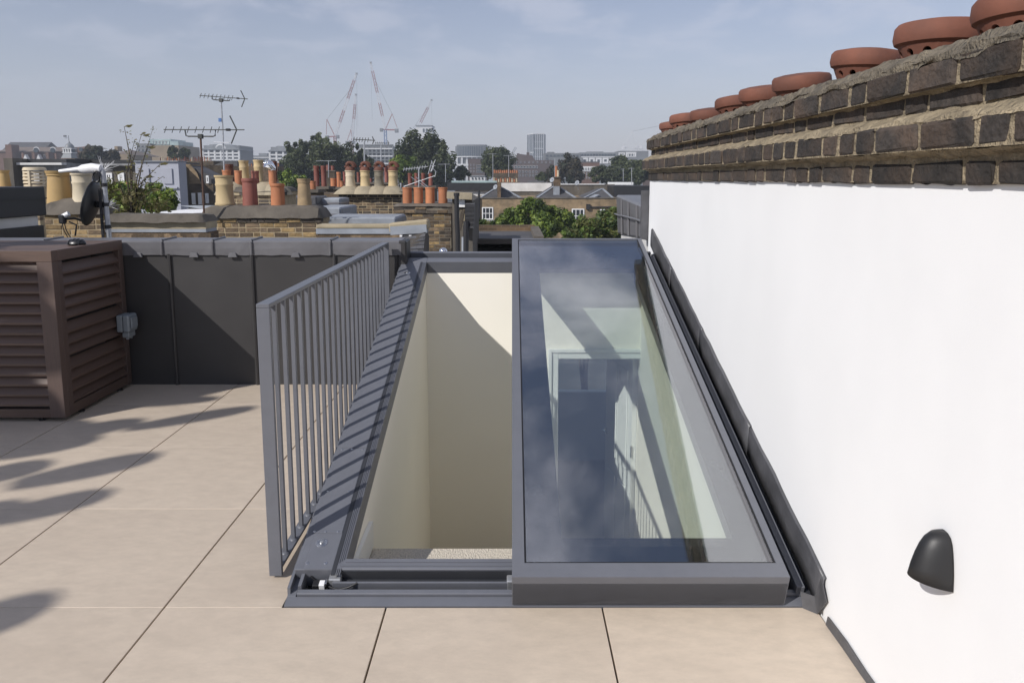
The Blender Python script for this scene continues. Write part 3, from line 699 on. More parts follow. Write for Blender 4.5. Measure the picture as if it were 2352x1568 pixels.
# isolator switch box on the enclosure's rear post
iso = thing('isolator_switch', (LX + .05, 5.27, .4), 'grey plastic isolator switch box on the end of the louvred enclosure', 'switch box')
MB().box(LX + .001, LX + .042, 5.175, 5.30, .45, .575).build('back_box', 'isolator', iso, bevel=.006)
ld = MB().box(LX + .0445, LX + .092, 5.173, 5.302, .448, .577).build('lid', 'isolator', iso, bevel=.010)
MB().box(LX + .0925, LX + .106, 5.195, 5.28, .475, .555).build('switch_cover', 'isolator', ld, bevel=.005)
MB().box(LX + .03, LX + .08, 5.19, 5.285, .405, .4475).build('gland_box', 'isolator', iso, bevel=.006)
for y in (5.215, 5.26): MB().lathe([(.011, 0), (.011, .015), (.008, .017)], (LX + .056, y, .390), 10).build('gland', 'isolator', iso)

# chrome dome behind the far bar of the rooflight
p = at(1018, 580, 5.72)
tag(MB().lathe([(.035, -.06), (.035, 0), (.032, .018), (.022, .032), (.008, .039), (.001, .04)], p, 24).build('chrome_dome', 'chrome'),
    'small polished chrome dome behind the far end of the rooflight', 'dome')

# ================================================================ TALL POTTED TREES (outside the frame, behind on the left; they shade the paving and the enclosure)
def leaf_blade(m, base, tip, w, n=8):
    base, tip = Vector(base), Vector(tip); d = tip - base; side = d.cross(-SUN).normalized(); up = side.cross(d).normalized(); vs = []; fs = []
    for k in range(n + 1):
        t = k / n; c_ = base + d * t + up * (.06 * math.sin(math.pi * t) * d.length)
        ww = w * max(.04, math.sin(math.pi * (.05 + .93 * t)) ** .38)
        vs += [c_ - side * ww, c_ + up * ww * .2, c_ + side * ww]
    for k in range(n): fs += [(k * 3, k * 3 + 1, k * 3 + 4, k * 3 + 3), (k * 3 + 1, k * 3 + 2, k * 3 + 5, k * 3 + 4)]
    m.smooth = True; m.add(vs, fs)
def lift(P_, t): return Vector(P_) - SUN * t
def potted_tree(x, y, label, leaves, seed):
    """leaves: (base, tip, half width)"""
    rg = random.Random(seed); t = thing('potted_tree', (x, y, 0), label, 'tree', 'tall potted trees behind the viewer')
    MB().hexa([(x - .25, y - .25, .001), (x + .25, y - .25, .001), (x + .25, y + .25, .001), (x - .25, y + .25, .001), (x - .32, y - .32, .7), (x + .32, y - .32, .7), (x + .32, y + .32, .7), (x - .32, y + .32, .7)]).build('pot', 'anthracite_dark', t)
    c_ = sum((Vector(l_[0]) for l_ in leaves), Vector()) / len(leaves); top = Vector((x, y, .6)).lerp(c_, .75)
    m = MB(); m.tube([(x, y, .6), Vector((x, y, .6)).lerp(top, .5) + Vector((.05, 0, .1)), top], [.06, .05, .035], 8); lv = MB()
    for b, e, w in leaves:
        m.tube([top, top.lerp(Vector(b), .5) + Vector((0, 0, .05)), b], [.02, .012, .006], 5); leaf_blade(lv, b, e, w)
    m.build('trunk', 'bark', t); lv.build('leaves', 'leaf_mid', t, fixn=False)
rg = random.Random(19)
L_ = []
for tip, base, w in (((587, 935), (285, 985), .10), ((500, 916), (230, 930), .085), ((368, 1045), (20, 1115), .13), ((260, 1131), (-60, 1200), .12), ((330, 965), (60, 1010), .12), ((230, 1005), (-40, 1050), .13),
                     ((180, 960), (-80, 1000), .14), ((250, 930), (20, 950), .12), ((120, 1060), (-140, 1120), .13), ((290, 905), (80, 915), .10), ((200, 980), (-60, 985), .12), ((100, 1010), (-150, 1040), .14), ((60, 1160), (-200, 1215), .13)):
    h = rg.uniform(5.8, 6.8); L_.append((lift(atz(*base), h), lift(atz(*tip), h), w))
potted_tree(-5.7, 1.1, 'tall broad-leaved potted tree standing nearest the louvred enclosure, outside the picture', L_, 3)
L_ = []
for k in range(26):
    P_ = Vector((rg.uniform(-4.3, -3.0), LY + .02, rg.uniform(0, .95))); d_ = Vector((rg.uniform(.6, 1), 0, rg.uniform(-.5, .4))).normalized() * rg.uniform(.45, .75); h = rg.uniform(5.5, 7); 
    if P_.x + d_.x > -2.9: d_.x = -2.9 - P_.x
    L_.append((lift(P_, h), lift(P_ + d_, h), rg.uniform(.08, .13)))
for k in range(7):
    P_ = Vector((rg.uniform(-4.2, -3.3), rg.uniform(4.7, 5.2), LT)); h = rg.uniform(5.5, 7); L_.append((lift(P_, h), lift(P_ + Vector((.4, rg.uniform(-.2, .2), 0)), h), .11))
potted_tree(-7.3, 1.2, 'tall broad-leaved potted tree at the far left, outside the picture', L_, 5)
h = 6.2; potted_tree(-6.4, -1.2, 'tall broad-leaved potted tree behind the viewer, nearest to him', [(lift(atz(-160, 1450), h), lift(atz(125, 1385), h), .12), (lift(atz(-300, 1500), h), lift(atz(-20, 1460), h), .12)], 6)

# ================================================================ BEYOND THE TERRACE
G = -11.0
struct(MB().quad((-900, 5.9, G), (900, 5.9, G), (900, 1290, G), (-900, 1290, G)), 'ground', 'ground_far', fixn=False)

def leafmass(mb, blobs, n, size, rg, mats=3, surf=.55):
    """leaf-sized faces spread through clumps of ellipsoids; each clump leans light or dark"""
    tot = sum(b[1] * b[2] * b[3] for b in blobs)
    for (c, rx, ry, rz) in [(Vector(b[0]), b[1], b[2], b[3]) for b in blobs]:
        k = int(n * rx * ry * rz / tot) + 30
        # sub clumps
        subs = []
        for _ in range(max(6, k // 55)):
            d = Vector((rg.gauss(0, 1), rg.gauss(0, 1), rg.gauss(0, 1))).normalized() * (rg.random() ** .33) * .92
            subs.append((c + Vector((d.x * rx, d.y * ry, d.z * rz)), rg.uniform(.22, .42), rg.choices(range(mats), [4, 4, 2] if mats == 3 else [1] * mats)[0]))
        for _ in range(k):
            s_, q, mi = rg.choice(subs); d = Vector((rg.gauss(0, 1), rg.gauss(0, 1), rg.gauss(0, 1))).normalized() * (surf + (1 - surf) * rg.random())
            p = s_ + Vector((d.x * rx * q, d.y * ry * q, d.z * rz * q))
            nrm = (d + Vector((rg.uniform(-1, 1), rg.uniform(-1, 1), rg.uniform(-.3, 1)))).normalized()
            u = nrm.orthogonal().normalized(); u.rotate(Matrix.Rotation(rg.uniform(0, 6.28), 3, nrm)); w = nrm.cross(u)
            a = size * rg.uniform(.6, 1.3); b = a * rg.uniform(.35, .6)
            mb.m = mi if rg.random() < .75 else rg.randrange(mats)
            mb.add([p - u * a, p + w * b, p + u * a, p - w * b], [(0, 1, 2, 3)])
def tree(name, label, base, blobs, n, size, mats, seed, group=None, trunk_r=.35, cat='tree', limbs=5):
    rg = random.Random(seed); base = Vector(base); t = thing(name, base, label, cat, group)
    top = Vector(blobs[0][0]); m = MB()
    m.tube([base, base.lerp(top, .35) + Vector((trunk_r * .3, 0, 0)), base.lerp(top, .75), top], [trunk_r, trunk_r * .75, trunk_r * .5, trunk_r * .2], 8)
    for b in (blobs * 3)[:limbs]:
        c = Vector(b[0]); st_ = base.lerp(top, rg.uniform(.4, .7)); c = c + Vector((rg.uniform(-.4, .4) * b[1], rg.uniform(-.4, .4) * b[2], rg.uniform(-.1, .4) * b[3]))
        m.tube([st_, st_.lerp(c, .5) + Vector((0, 0, .06 * (c - st_).length)), c], [trunk_r * .4, trunk_r * .28, trunk_r * .08], 6)
    m.build('trunk', 'bark', t)
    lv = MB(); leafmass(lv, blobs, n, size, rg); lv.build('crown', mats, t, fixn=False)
    return t

# ---- chimney pots
def pot_profile(kind, r, h):
    if kind == 'ring':    # cannon head with raised bands
        P_ = [(.98, 0), (.99, .06), (1.04, .10), (1.06, .13), (1.03, .16), (.97, .18), (.90, .45), (.87, .66), (.93, .70), (.94, .73), (.88, .76), (.90, .92), (1.0, .95), (1.01, 1.0), (.82, 1.0), (.78, .86)]
    elif kind == 'roll':  # plain tapered pot with a rolled rim
        P_ = [(1.0, 0), (.97, .3), (.93, .80), (.93, .86), (1.0, .88), (1.03, .94), (1.0, 1.0), (.84, 1.0), (.80, .86)]
    elif kind == 'taper':
        P_ = [(1.0, 0), (.97, .08), (.78, .80), (.76, .84), (.84, .87), (.82, .90), (.90, .95), (.92, 1.0), (.74, 1.0), (.70, .86)]
    else:                 # plain drainpipe pot
        P_ = [(.97, 0), (.95, .5), (.95, .90), (1.03, .92), (1.03, 1.0), (.86, 1.0), (.82, .86)]
    return [(a * r, b * h) for a, b in P_]
def pot(parent, kind, m, f, px, top, bot, Y, w, n=20):
    """px,top,bot,w in a zoom's pixels; f is that zoom's mapping; Y its distance"""
    c0 = f(px, bot, Y); c1 = f(px, top, Y); r = (f(px + w / 2, bot, Y) - f(px - w / 2, bot, Y)).length / 2
    h = c1.z - c0.z; c = (c0.x, Y + r, c0.z - .02)
    o = MB().lathe(pot_profile(kind, r, h + .02), c, n).build('chimney_pot', m, parent, fixn=True)
    return o, Vector((c[0], c[1], c[2] + h + .02)), r
def stack(name, label, f, x0, x1, ytop, ybot, Y, depth, mats, mort, row=.075, zbot=None, oversail=.04, osc=2, half=.3, seed=1, cap=None):
    """brick chimney stack: mortar core, every brick of the front (and right flank), an oversailing top"""
    rg = random.Random(seed); a = f(x0, ytop, Y); b = f(x1, ybot, Y); z0 = b.z if zbot is None else zbot
    t = thing(name, ((a.x + b.x) / 2, Y + depth / 2, z0 - .3), label, 'chimney')
    zt = a.z
    MB().box(a.x + .006, b.x - .006, Y + .006, Y + depth, z0 - .3, zt - .002).build('mortar_core', mort, t)
    zo = zt - osc * row
    brick_face(t, a.x, b.x, Y, z0, zo, mats, row=row, half=half, rng=rg)
    if osc: brick_face(t, a.x - oversail, b.x + oversail, Y - oversail, zo, zt, ['brick_soot'] + mats[:1], D=.12 + oversail, row=row, half=half, rng=rg)
    if osc: MB().box(a.x - oversail + .01, b.x + oversail - .01, Y - oversail + .012, Y + depth + oversail, zo + .004, zt - .004).build('oversailing_core', mort, t)
    return t, a.x, b.x, zt
def haunch(parent, m, x0, x1, y0, y1, z0, h, rnd=.12, n=26):
    """weathered cement top, rounded at its edges"""
    g = MB(); vs = []; fs = []; k2 = 8
    for i in range(n + 1):
        x = x0 + (x1 - x0) * i / n; ex = min(i, n - i) / n * (x1 - x0)
        for k in range(k2 + 1):
            y = y0 + (y1 - y0) * k / k2; ey = min(k, k2 - k) / k2 * (y1 - y0)
            e = min(ex, ey * 1.2); z = z0 + h * math.sqrt(max(0, 1 - (1 - min(1, e / rnd)) ** 2)) + .015 * noise.noise((x * 5, y * 5, z0))
            vs.append((x, y, z))
    for i in range(n):
        for k in range(k2): fs.append((i * (k2 + 1) + k, (i + 1) * (k2 + 1) + k, (i + 1) * (k2 + 1) + k + 1, i * (k2 + 1) + k + 1))
    g.smooth = True; g.add(vs, fs); g.smooth = False
    return g.build('cement_top', m, parent, fixn=False)

# ---------------------------------------------------------------- near stacks
t, xa, xb, zt = stack('chimney_stack', 'long brick chimney stack with rounded cement top and four mismatched pots just beyond the parapet', a2, 92, 1085, 690, 930, 11.5, .55,
                      ['brick_yellow', 'brick_brown', 'brick_brown'], 'mortar', seed=3, osc=1, oversail=.02, half=.2)
haunch(t, 'cement', xa - .05, xb + .05, 11.44, 12.1, zt, .20, .22)
for k, m_, px, tp, bt, w in (('ring', 'pot_yellow', 250, 330, 600, 158), ('roll', 'terracotta_red', 470, 355, 600, 128), ('roll', 'terracotta_or', 706, 400, 605, 118), ('taper', 'pot_buff', 930, 358, 612, 126)):
    pot(t, k, m_, a2, px, tp, bt, 11.6, w, 24)
t, xa, xb, zt = stack('chimney_stack', 'brick chimney stack with ochre and cream pots behind the satellite dish', a1, 405, 960, 935, 1180, 9.6, .5,
                      ['brick_yellow', 'brick_yellow', 'brick_brown'], 'mortar', seed=4, osc=0, half=.25)
haunch(t, 'cement', xa - .04, xb + .02, 9.56, 10.1, zt - .01, .21, .25)
pot(t, 'taper', 'pot_ochre', a1, 487, 540, 855, 9.65, 232, 24); pot(t, 'ring', 'pot_cream', a1, 716, 562, 856, 9.65, 184, 24)
# stack farther left with louvred pot, partly behind the black roof box
t, xa, xb, zt = stack('chimney_stack', 'brick chimney stack at the left edge with a louvred stone pot', a1, -160, 370, 690, 1000, 12.5, .5, ['brick_brown'], 'mortar', seed=5, osc=0)
pot(t, 'taper', 'pot_ochre', a1, 5, 535, 690, 12.6, 110, 20)
c0 = a1(210, 690, 12.6); r = .195; KK = .55
lp_ = MB()
for k in range(5):
    z = c0.z + k * .058; rr = r * (1 - .02 * abs(k - 1.5) ** 1.5)
    lp_.lathe([(rr * .93, z), (rr, z + .008), (rr * .97, z + .038), (rr * .82, z + .046)], (c0.x, 12.95, 0), 20)
for a_ in range(4): lp_.boxc((c0.x + r * .93 * math.cos(a_ * 1.57 - 1.5), 12.95 + r * .93 * math.sin(a_ * 1.57 - 1.5), c0.z + .14), .035, .035, .28)
lp_.lathe([(r * .97, c0.z + .29), (r * .88, c0.z + .34), (r * .75, c0.z + .345)], (c0.x, 12.95, 0), 20)
lp_.build('louvred_pot', 'pot_cream', t)

# stack 2, behind the first
t, xa, xb, zt = stack('chimney_stack', 'sooty brick chimney stack crowded with pots, one wearing a shiny metal cowl', a2, 325, 775, 470, 650, 15, .9, ['brick_soot', 'brick_brown'], 'mortar', seed=6, osc=1)
haunch(t, 'cement', xa - .05, xb + .05, 14.95, 16, zt, .10, .2)
for px in (345, 620, 690): 
    c0 = a2(px, 430, 15.3); MB().lathe([(.38, -.16), (.33, -.05), (.2, .05), (.1, .11)], c0, 14).build('mortar_cone', 'cement_pale', t)
for k, m_, px, tp, bt, Y, w in (('roll', 'terracotta', 303, 236, 420, 15.9, 75), ('roll', 'terracotta_or', 283, 285, 430, 15.3, 72), ('ring', 'pot_yellow', 427, 205, 400, 15.7, 84), ('ring', 'pot_yellow', 550, 200, 400, 15.7, 84),
                                ('plain', 'terracotta_or', 382, 290, 436, 15.2, 62), ('roll', 'terracotta_red', 524, 292, 428, 15.2, 64), ('roll', 'terracotta', 690, 210, 400, 15.8, 46)):
    pot(t, k, m_, a2, px, tp, bt, Y, w)
o, top, r = pot(t, 'plain', 'terracotta_or', a2, 668, 290, 405, 15.1, 64)
cw_ = MB(); cw_.tube([top - Vector((0, 0, .05)), top + Vector((0, 0, .04)), top + Vector((-.03, -.05, .11)), top + Vector((-.09, -.10, .15))], [r * .9, r * 1.0, r * 1.15, r * 1.2], 16, cap=False)
o2 = cw_.build('metal_cowl', 'chrome', o, fixn=False); o2.modifiers.new('t', 'SOLIDIFY').thickness = .01

# stack 3: long wall of four hooded cream pots
t, xa, xb, zt = stack('chimney_stack', 'long dark brick chimney stack with four cream pots under arched terracotta hoods', a2, 1248, 1756, 468, 700, 19, .6,
                      ['brick_soot', 'brick_brown', 'brick_brown', 'brick_soot'], 'mortar', seed=8, osc=2, half=.45)
haunch(t, 'cement', xa - .05, xb + .05, 18.93, 19.65, zt, .06, .15)
for i, (px, m_) in enumerate(((1322, 'pot_cream'), (1448, 'pot_yellow'), (1565, 'pot_sooty'), (1684, 'pot_yellow'))):
    c0 = a2(px, 468, 19.2); MB().lathe([(.42, -.06), (.34, .02), (.22, .10), (.15, .15)], c0, 16).build('mortar_cone', 'cement_pale', t)
    o, top, r = pot(t, 'ring', m_, a2, px, 290, 442, 19.1, 86)
    hd = MB(); hd.lathe([(r * .98, 0), (r * .95, .04), (r * .75, .08), (r * .7, .1)], top, 18)
    arc = [top + Vector((r * .78 * math.cos(a_), 0, .08 + r * .92 * math.sin(a_))) for a_ in [math.pi * k / 10 for k in range(11)]]
    hd.tube(arc, .045, 8); hd.tube([p_ + Vector((0, .18, 0)) for p_ in arc], .045, 8)
    hd.build('hooded_terminal', 'terracotta', o)
# stack 4: four matching orange pots on a tall brown stack
t, xa, xb, zt = stack('chimney_stack', 'tall brown brick chimney stack with four matching plain orange pots', a2, 1712, 2182, 590, 1000, 15, 1.3,
                      ['brick_brown', 'brick_brown', 'brick_yellow', 'brick_soot'], 'mortar_soot', seed=9, osc=2, half=.35)
haunch(t, 'cement', xa - .05, xb + .05, 14.94, 16.3, zt - .005, .06, .15)
for px in (1803, 1898, 1996, 2105): pot(t, 'plain', 'terracotta_or', a2, px, 432, 572, 15.15, 80)
# rear pots between the stacks
def small_stack(label, f, x0, x1, yt, yb, Y, pots, m='sooty_wall', seed=1):
    a = f(x0, yt, Y); b = f(x1, yb, Y); t = thing('chimney_stack', ((a.x + b.x) / 2, Y + .3, b.z - 2), label, 'chimney')
    MB().box(a.x, b.x, Y, Y + .7, b.z - 2, a.z).build('brickwork', m, t); MB().box(a.x - .05, b.x + .05, Y - .05, Y + .75, a.z, a.z + .08).build('capping', 'cement', t)
    for k, m_, px, tp, bt, w in pots: pot(t, k, m_, f, px, tp, bt, Y + .15, w, 14)
    return t
small_stack('low soot-black stack with two tall slender dark red pots before the plane trees', a2, 1000, 1140, 448, 520, 21, (('plain', 'terracotta_red', 1044, 250, 447, 46), ('plain', 'terracotta_red', 1105, 250, 447, 46)))
small_stack('stack with short and tall orange pots left of the hooded cream pots', a2, 1145, 1262, 450, 530, 23, (('plain', 'terracotta_or', 1184, 355, 450, 50), ('roll', 'terracotta_or', 1232, 303, 450, 38), ('roll', 'terracotta_or', 1254, 378, 450, 44)))
small_stack('small stack with one orange pot right of the buff pot', a2, 972, 1050, 476, 540, 18, (('roll', 'terracotta_or', 1010, 378, 476, 52),))
small_stack('brick stack with four red pots behind the matching orange pots', a2, 1800, 2040, 440, 520, 22, (('plain', 'terracotta_red', 1830, 312, 440, 36), ('plain', 'terracotta_red', 1884, 312, 440, 34), ('plain', 'terracotta_red', 1942, 312, 440, 34), ('taper', 'terracotta_red', 2003, 312, 440, 40)))
small_stack('far stack of dark red pots peeping over the hooded cream pots', a2, 1360, 1660, 405, 450, 30, (('plain', 'terracotta_red', 1396, 305, 405, 26), ('plain', 'terracotta_red', 1500, 355, 405, 22), ('plain', 'terracotta_red', 1632, 250, 405, 34), ('plain', 'terracotta_red', 1280, 300, 405, 26)))
small_stack('distant stack with two broad brick-red pots before the dark plane tree', a2, 1118, 1200, 300, 360, 45, (('plain', 'terracotta_red', 1140, 243, 300, 30), ('plain', 'terracotta_red', 1178, 250, 300, 30)))

# ---------------------------------------------------------------- low walls and flat roofs just beyond the parapet
pw = thing('party_wall', (-4.5, 8.4, -2), 'low party wall with soot-dark coping, tan render band and lead strip', 'wall')
a = a1(960, 940, 8.4); b = a1(1900, 1180, 8.4)
MB().box(a.x, b.x, 8.4, 8.75, -3, a1(0, 1105, 8.4).z).build('wall_base', 'brown_wall', pw)
MB().box(a.x, b.x, 8.39, 8.7, a1(0, 1105, 8.4).z + .001, a1(0, 1075, 8.4).z).build('lead_strip', 'lead_pale', pw)
MB().box(a.x, b.x, 8.40, 8.72, a1(0, 1075, 8.4).z + .001, a1(0, 1012, 8.4).z).build('render_band', 'stone_band', pw)
haunch(pw, 'cement', a.x, b.x, 8.34, 8.8, a1(0, 1013, 8.4).z, .095, .1)
n_ = 18; zt = a1(0, 1106, 8.4).z
for k in range(n_): 
    x_ = a.x + .02 + (b.x - a.x) * k / n_; inst(brick_mesh('brick_brown', .10, .09, .1, k % 4), 'brick', (x_ + .05, 8.445, zt - .055), pw)
pw = thing('party_wall', (-3.2, 9.6, -2), 'low party wall with pale stone band and lead strips beside the brown chimney', 'wall')
Yq = 9.6; a = a2(1040, 680, Yq); b = a2(1745, 870, Yq)
MB().box(a.x, b.x, Yq, Yq + .35, -3, a2(0, 822, Yq).z).build('wall_base', 'brown_wall', pw)
for k in range(16):
    x_ = a.x + .02 + (b.x - a.x) * k / 16; inst(brick_mesh('brick_brown', .10, .11, .1, k % 4), 'brick', (x_ + .06, Yq + .045, a2(0, 822, Yq).z - .065), pw)
MB().box(a.x, a2(1712, 0, Yq).x, Yq - .02, Yq + .3, a2(0, 822, Yq).z + .001, a2(0, 778, Yq).z).build('lead_strip', 'lead_pale', pw)
MB().box(a.x, a2(1712, 0, Yq).x, Yq - .012, Yq + .31, a2(0, 778, Yq).z + .001, a2(0, 746, Yq).z).build('stone_band', 'stone_band', pw, bevel=.01)
fr_ = thing('flat_roof', (-3.6, 12, -2), 'grey lead flat roof edges stepping back between the brick stacks', 'roof')
for (x0, x1, yt, yb, Y, dp, m_) in ((1080, 1716, 682, 742, 12.6, 1.2, 'lead_pale'), (1000, 1250, 600, 656, 14.2, 1.5, 'lead_pale'), (1085, 1250, 656, 690, 14.0, 1.0, 'lead_cap'),
                                  (780, 1050, 508, 600, 17, 1.0, 'lead_flash'), (1040, 1245, 523, 556, 17.5, 1.0, 'lead_pale'), (1045, 1245, 557, 600, 17.4, 1.0, 'lead_cap'), (780, 1240, 478, 508, 20, .8, 'sooty_wall')):
    A = a2(x0, yt, Y); B = a2(x1, yb, Y); MB().box(A.x, B.x, Y, Y + dp, B.z - .25, A.z).build('lead_bay', m_, fr_, bevel=.03)
rf = thing('flat_roof', (-5, 14, -2), 'white membrane flat roof behind a lead upstand left of the yellow pot', 'roof')
A = a1(1280, 945, 13); B = a1(1960, 945, 13)
MB().prism([(A.x, A.z - .3), (B.x + .6, A.z - .3), (B.x + .6, A.z + .02), (A.x, A.z + .02)], 'y', 12.0, 15).build('roof_sheet', 'white_paint', rf)
MB().prism([(A.x + .3, A.z + .02), (B.x + .6, A.z + .02), (B.x + .6, a1(0, 858, 15).z), (a1(1590, 0, 15).x, a1(0, 862, 15).z)], 'y', 15.0, 15.2).build('lead_upstand', 'lead_pale', rf)

# slate slope with stone coping in front of stack 4
sr = thing('slate_slope', (-1.9, 8.6, -1), 'small slate-hung slope under a tan coping beside the tall brown chimney', 'roof')
Ys = 8.2; c00 = a6(20, 1420, Ys); c10 = a6(430, 1420, Ys); c01 = a6(20, 1080, Ys + .5); c11 = a6(480, 980, Ys + .5)
MB().add([c00, c10, c11, c01, c00 + Vector((0, .5, -.6)), c10 + Vector((0, .5, -.6)), c11 + Vector((0, .3, -.1)), c01 + Vector((0, .3, -.1))],
         [(0, 1, 2, 3), (1, 5, 6, 2), (3, 2, 6, 7), (0, 3, 7, 4), (4, 5, 1, 0)]).build('slope_deck', 'grout', sr)
rg = random.Random(4)
for i in range(6):
    t0 = i / 6; off = .25 if i % 2 else 0
    for k in range(5):
        u0 = max(0, (k - off) / 4); u1 = min(1, (k + 1 - off) / 4)
        if u1 - u0 < .05: continue
        u1 -= .006
        def sp(u, t_): return c00.lerp(c10, u).lerp(c01.lerp(c11, u), t_)
        nrm = Vector((0, -.75, .6)) * (.012 + rg.uniform(0, .004)); up = nrm * .35
        tt = min(1.0, t0 + .17)
        q_ = [sp(u0, t0) + nrm, sp(u1, t0) + nrm, sp(u1, tt) + up, sp(u0, tt) + up]
        MB().hexa([p_ - nrm * .5 for p_ in q_] + q_).build('slate', 'slate', sr)
MB().bar(a6(-160, 1000, Ys + .5), a6(500, 960, Ys + .5), .16, .10).build('lead_edge', 'lead_pale', sr)
MB().bar(a6(-180, 955, Ys + .55), a6(540, 880, Ys + .55), .20, .12).build('coping', 'stone_band', sr, bevel=.02)
for px in (20, 190):
    c_ = a6(px, 1100, Ys + .42); MB().boxc(c_, .03, .03, .02).build('clip', 'white_paint', sr)

# alley side: downpipes and timbered gable edges right of stack 4
dp = thing('downpipe', a6(1040, 1450, 11), 'thick black downpipe standing beside the tall brown chimney', 'downpipe')
MB().tube([a6(1040, 345, 11), a6(1045, 800, 11), a6(1062, 1080, 11), a6(1062, 1500, 11)], .036, 12).build('pipe', 'black_paint', dp)
MB().tube([a6(1040, 345, 11) + Vector((0, 0, -.02)), a6(1040, 345, 11) + Vector((0, 0, .03))], .045, 12).build('collar', 'black_paint', dp)
gw = thing('side_wall', (-.9, 13, -6), 'narrow soot-stained gable flank with flaking tan render right of the downpipe', 'wall')
A = a6(960, 480, 13); B = a6(1330, 480, 13)
MB().prism([(A.x, -6), (B.x, -6), (B.x, a6(0, 460, 13).z), (B.x - .2, a6(0, 350, 13).z), (A.x, a6(0, 350, 13).z)], 'y', 13.0, 15.5).build('flank', 'soot_render', gw)
MB().bar(a6(870, 350, 12.9), a6(1330, 372, 12.9), .25, .12).build('coping', 'cement_pale', gw)
MB().bar(a6(1160, 620, 12.85), a6(1090, 1000, 12.85), .08, .06).build('barge_board', 'bark', gw); MB().bar(a6(1150, 620, 12.85), a6(1180, 900, 12.85), .07, .06).build('barge_board', 'stone_band', gw)
MB().bar(a6(1275, 420, 12.9), a6(1215, 880, 12.9), .10, .08).build('barge_board', 'bark', gw)
MB().boxc(a6(1100, 500, 12.9), .18, .05, .14).build('vent_cover', 'white_paint', gw)
for i in range(18):
    p0 = a6(1290 - i * 1, 520 + i * 24, 12.7); MB().boxc(p0, .16, .2, .035).build('tile', 'slate', gw)
MB().tube([a6(1160, 1120, 12.6), a6(1160, 1560, 12.6)], .028, 8).build('waste_pipe', 'lead_pale', gw)
MB().tube([a6(1215, 830, 12.6), a6(1205, 1560, 12.6)], .05, 8).build('soil_pipe', 'black_paint', gw)

# shed roofs seen low between alley and rooflight
sh = thing('lean_to_roof', (1.5, 16, -4), 'lean-to slate roof with brick coping low behind the rooflight', 'roof')
Yl = 15; A = a3(360, 1075, Yl + 3); B = a3(1000, 1075, Yl + 3)
c = [a3(350, 1180, Yl), a3(1060, 1180, Yl), a3(1000, 1085, Yl + 3), a3(375, 1085, Yl + 3)]
MB().hexa([p_ - Vector((0, 0, .15)) for p_ in c] + c).build('slates', 'slate_far', sh)
MB().bar(a3(350, 1070, Yl + 3), a3(1005, 1070, Yl + 3), .25, .2).build('brick_coping', 'brown_wall', sh)
MB().bar(a3(1005, 1070, Yl + 3), a3(1050, 1175, Yl), .2, .15).build('verge', 'cement', sh)
MB().box(c[0].x, c[1].x, Yl + .05, Yl + .4, -8, c[0].z - .2).build('wall', 'brown_wall', sh)
for yy, m_, th in ((1200, 'grout', .16), (1235, 'stone_band', .10), (1262, 'grout', .12), (1283, 'lead_pale', .10)):
    p0 = a3(340, yy, Yl - .05); p1 = a3(1080, yy, Yl - .05); MB().bar(p0, p1, .14, th).build('ledge', m_, sh)

# lead-covered dormer of the next house beyond the white wall
ld_ = thing('lead_dormer', (1.3, 7, 0), 'grey lead-covered dormer with flat top adjoining the far end of the white wall', 'dormer')
zt_ = a3(1845, 742, 9).z; x_l = a3(1845, 0, 9).x
MB().add([(1.10, 6.05, 1.345), (1.34, 9.3, 1.36), (2.6, 9.3, 1.36), (2.6, 6.05, 1.345), (1.11, 6.05, 1.06), (1.37, 9.3, .86), (2.6, 9.3, .86), (2.6, 6.05, 1.06)],
         [(0, 1, 2, 3), (0, 4, 5, 1), (1, 5, 6, 2), (3, 2, 6, 7), (0, 3, 7, 4), (7, 6, 5, 4)]).build('lead_cheek', 'lead_cap', ld_, bevel=.02)
MB().add([(1.16, 6.0, .5), (1.40, 9.2, .5), (1.40, 9.2, .858), (1.13, 6.0, 1.058), (2.5, 6, .5), (2.5, 9.2, .5), (2.5, 9.2, .858), (2.5, 6, 1.058)],
         [(0, 1, 2, 3), (4, 5, 6, 7), (0, 3, 7, 4), (1, 2, 6, 5)]).build('white_cheek', 'white_weather', ld_)
for k in range(3):
    y_ = 6.5 + k * .9; f_ = (y_ - 6.05) / 3.25; MB().tube([(1.095 + .24 * f_, y_, 1.33), (1.10 + .25 * f_, y_, 1.07 - .2 * f_)], .014, 8).build('lead_roll', 'lead_cap', ld_)
MB().tube([(1.085 + .245 * k / 5, 6.05 + 3.25 * k / 5, 1.215 - .10 * k / 5 + random.uniform(-.006, .006)) for k in range(6)], .011, 6).build('lead_lap', 'lead_cap', ld_)
MB().box(1.07, 1.127, 5.94, 6.0, 1.07, 1.47).build('wall_end_soaker', 'lead_flash', ld_)
MB().add([(1.02, 6.05, .98), (1.30, 9.2, .80), (1.42, 9.2, .70), (1.2, 6.05, .80)], [(0, 1, 2, 3)]).build('valley_flashing', 'lead_flash', ld_, fixn=False)

# black roof box on the left
bb = thing('roof_box', (-4.6, 7, 0), 'black-clad roof box with white band at the left picture edge', 'roof box')
MB().box(-9, -5.0, 5.75, 7.75, 1.18, 1.485).build('upper_cladding', 'black_clad', bb, bevel=.012)
MB().box(-9, -4.992, 5.75, 7.758, 1.355, 1.367).build('drip_seam', 'black_clad', bb)
MB().box(-9, -5.06, 5.75, 7.68, 1.075, 1.179).build('white_band', 'white_weather', bb)
MB().box(-9, -5.03, 5.75, 7.72, .2, 1.074).build('lower_cladding', 'black_clad', bb)

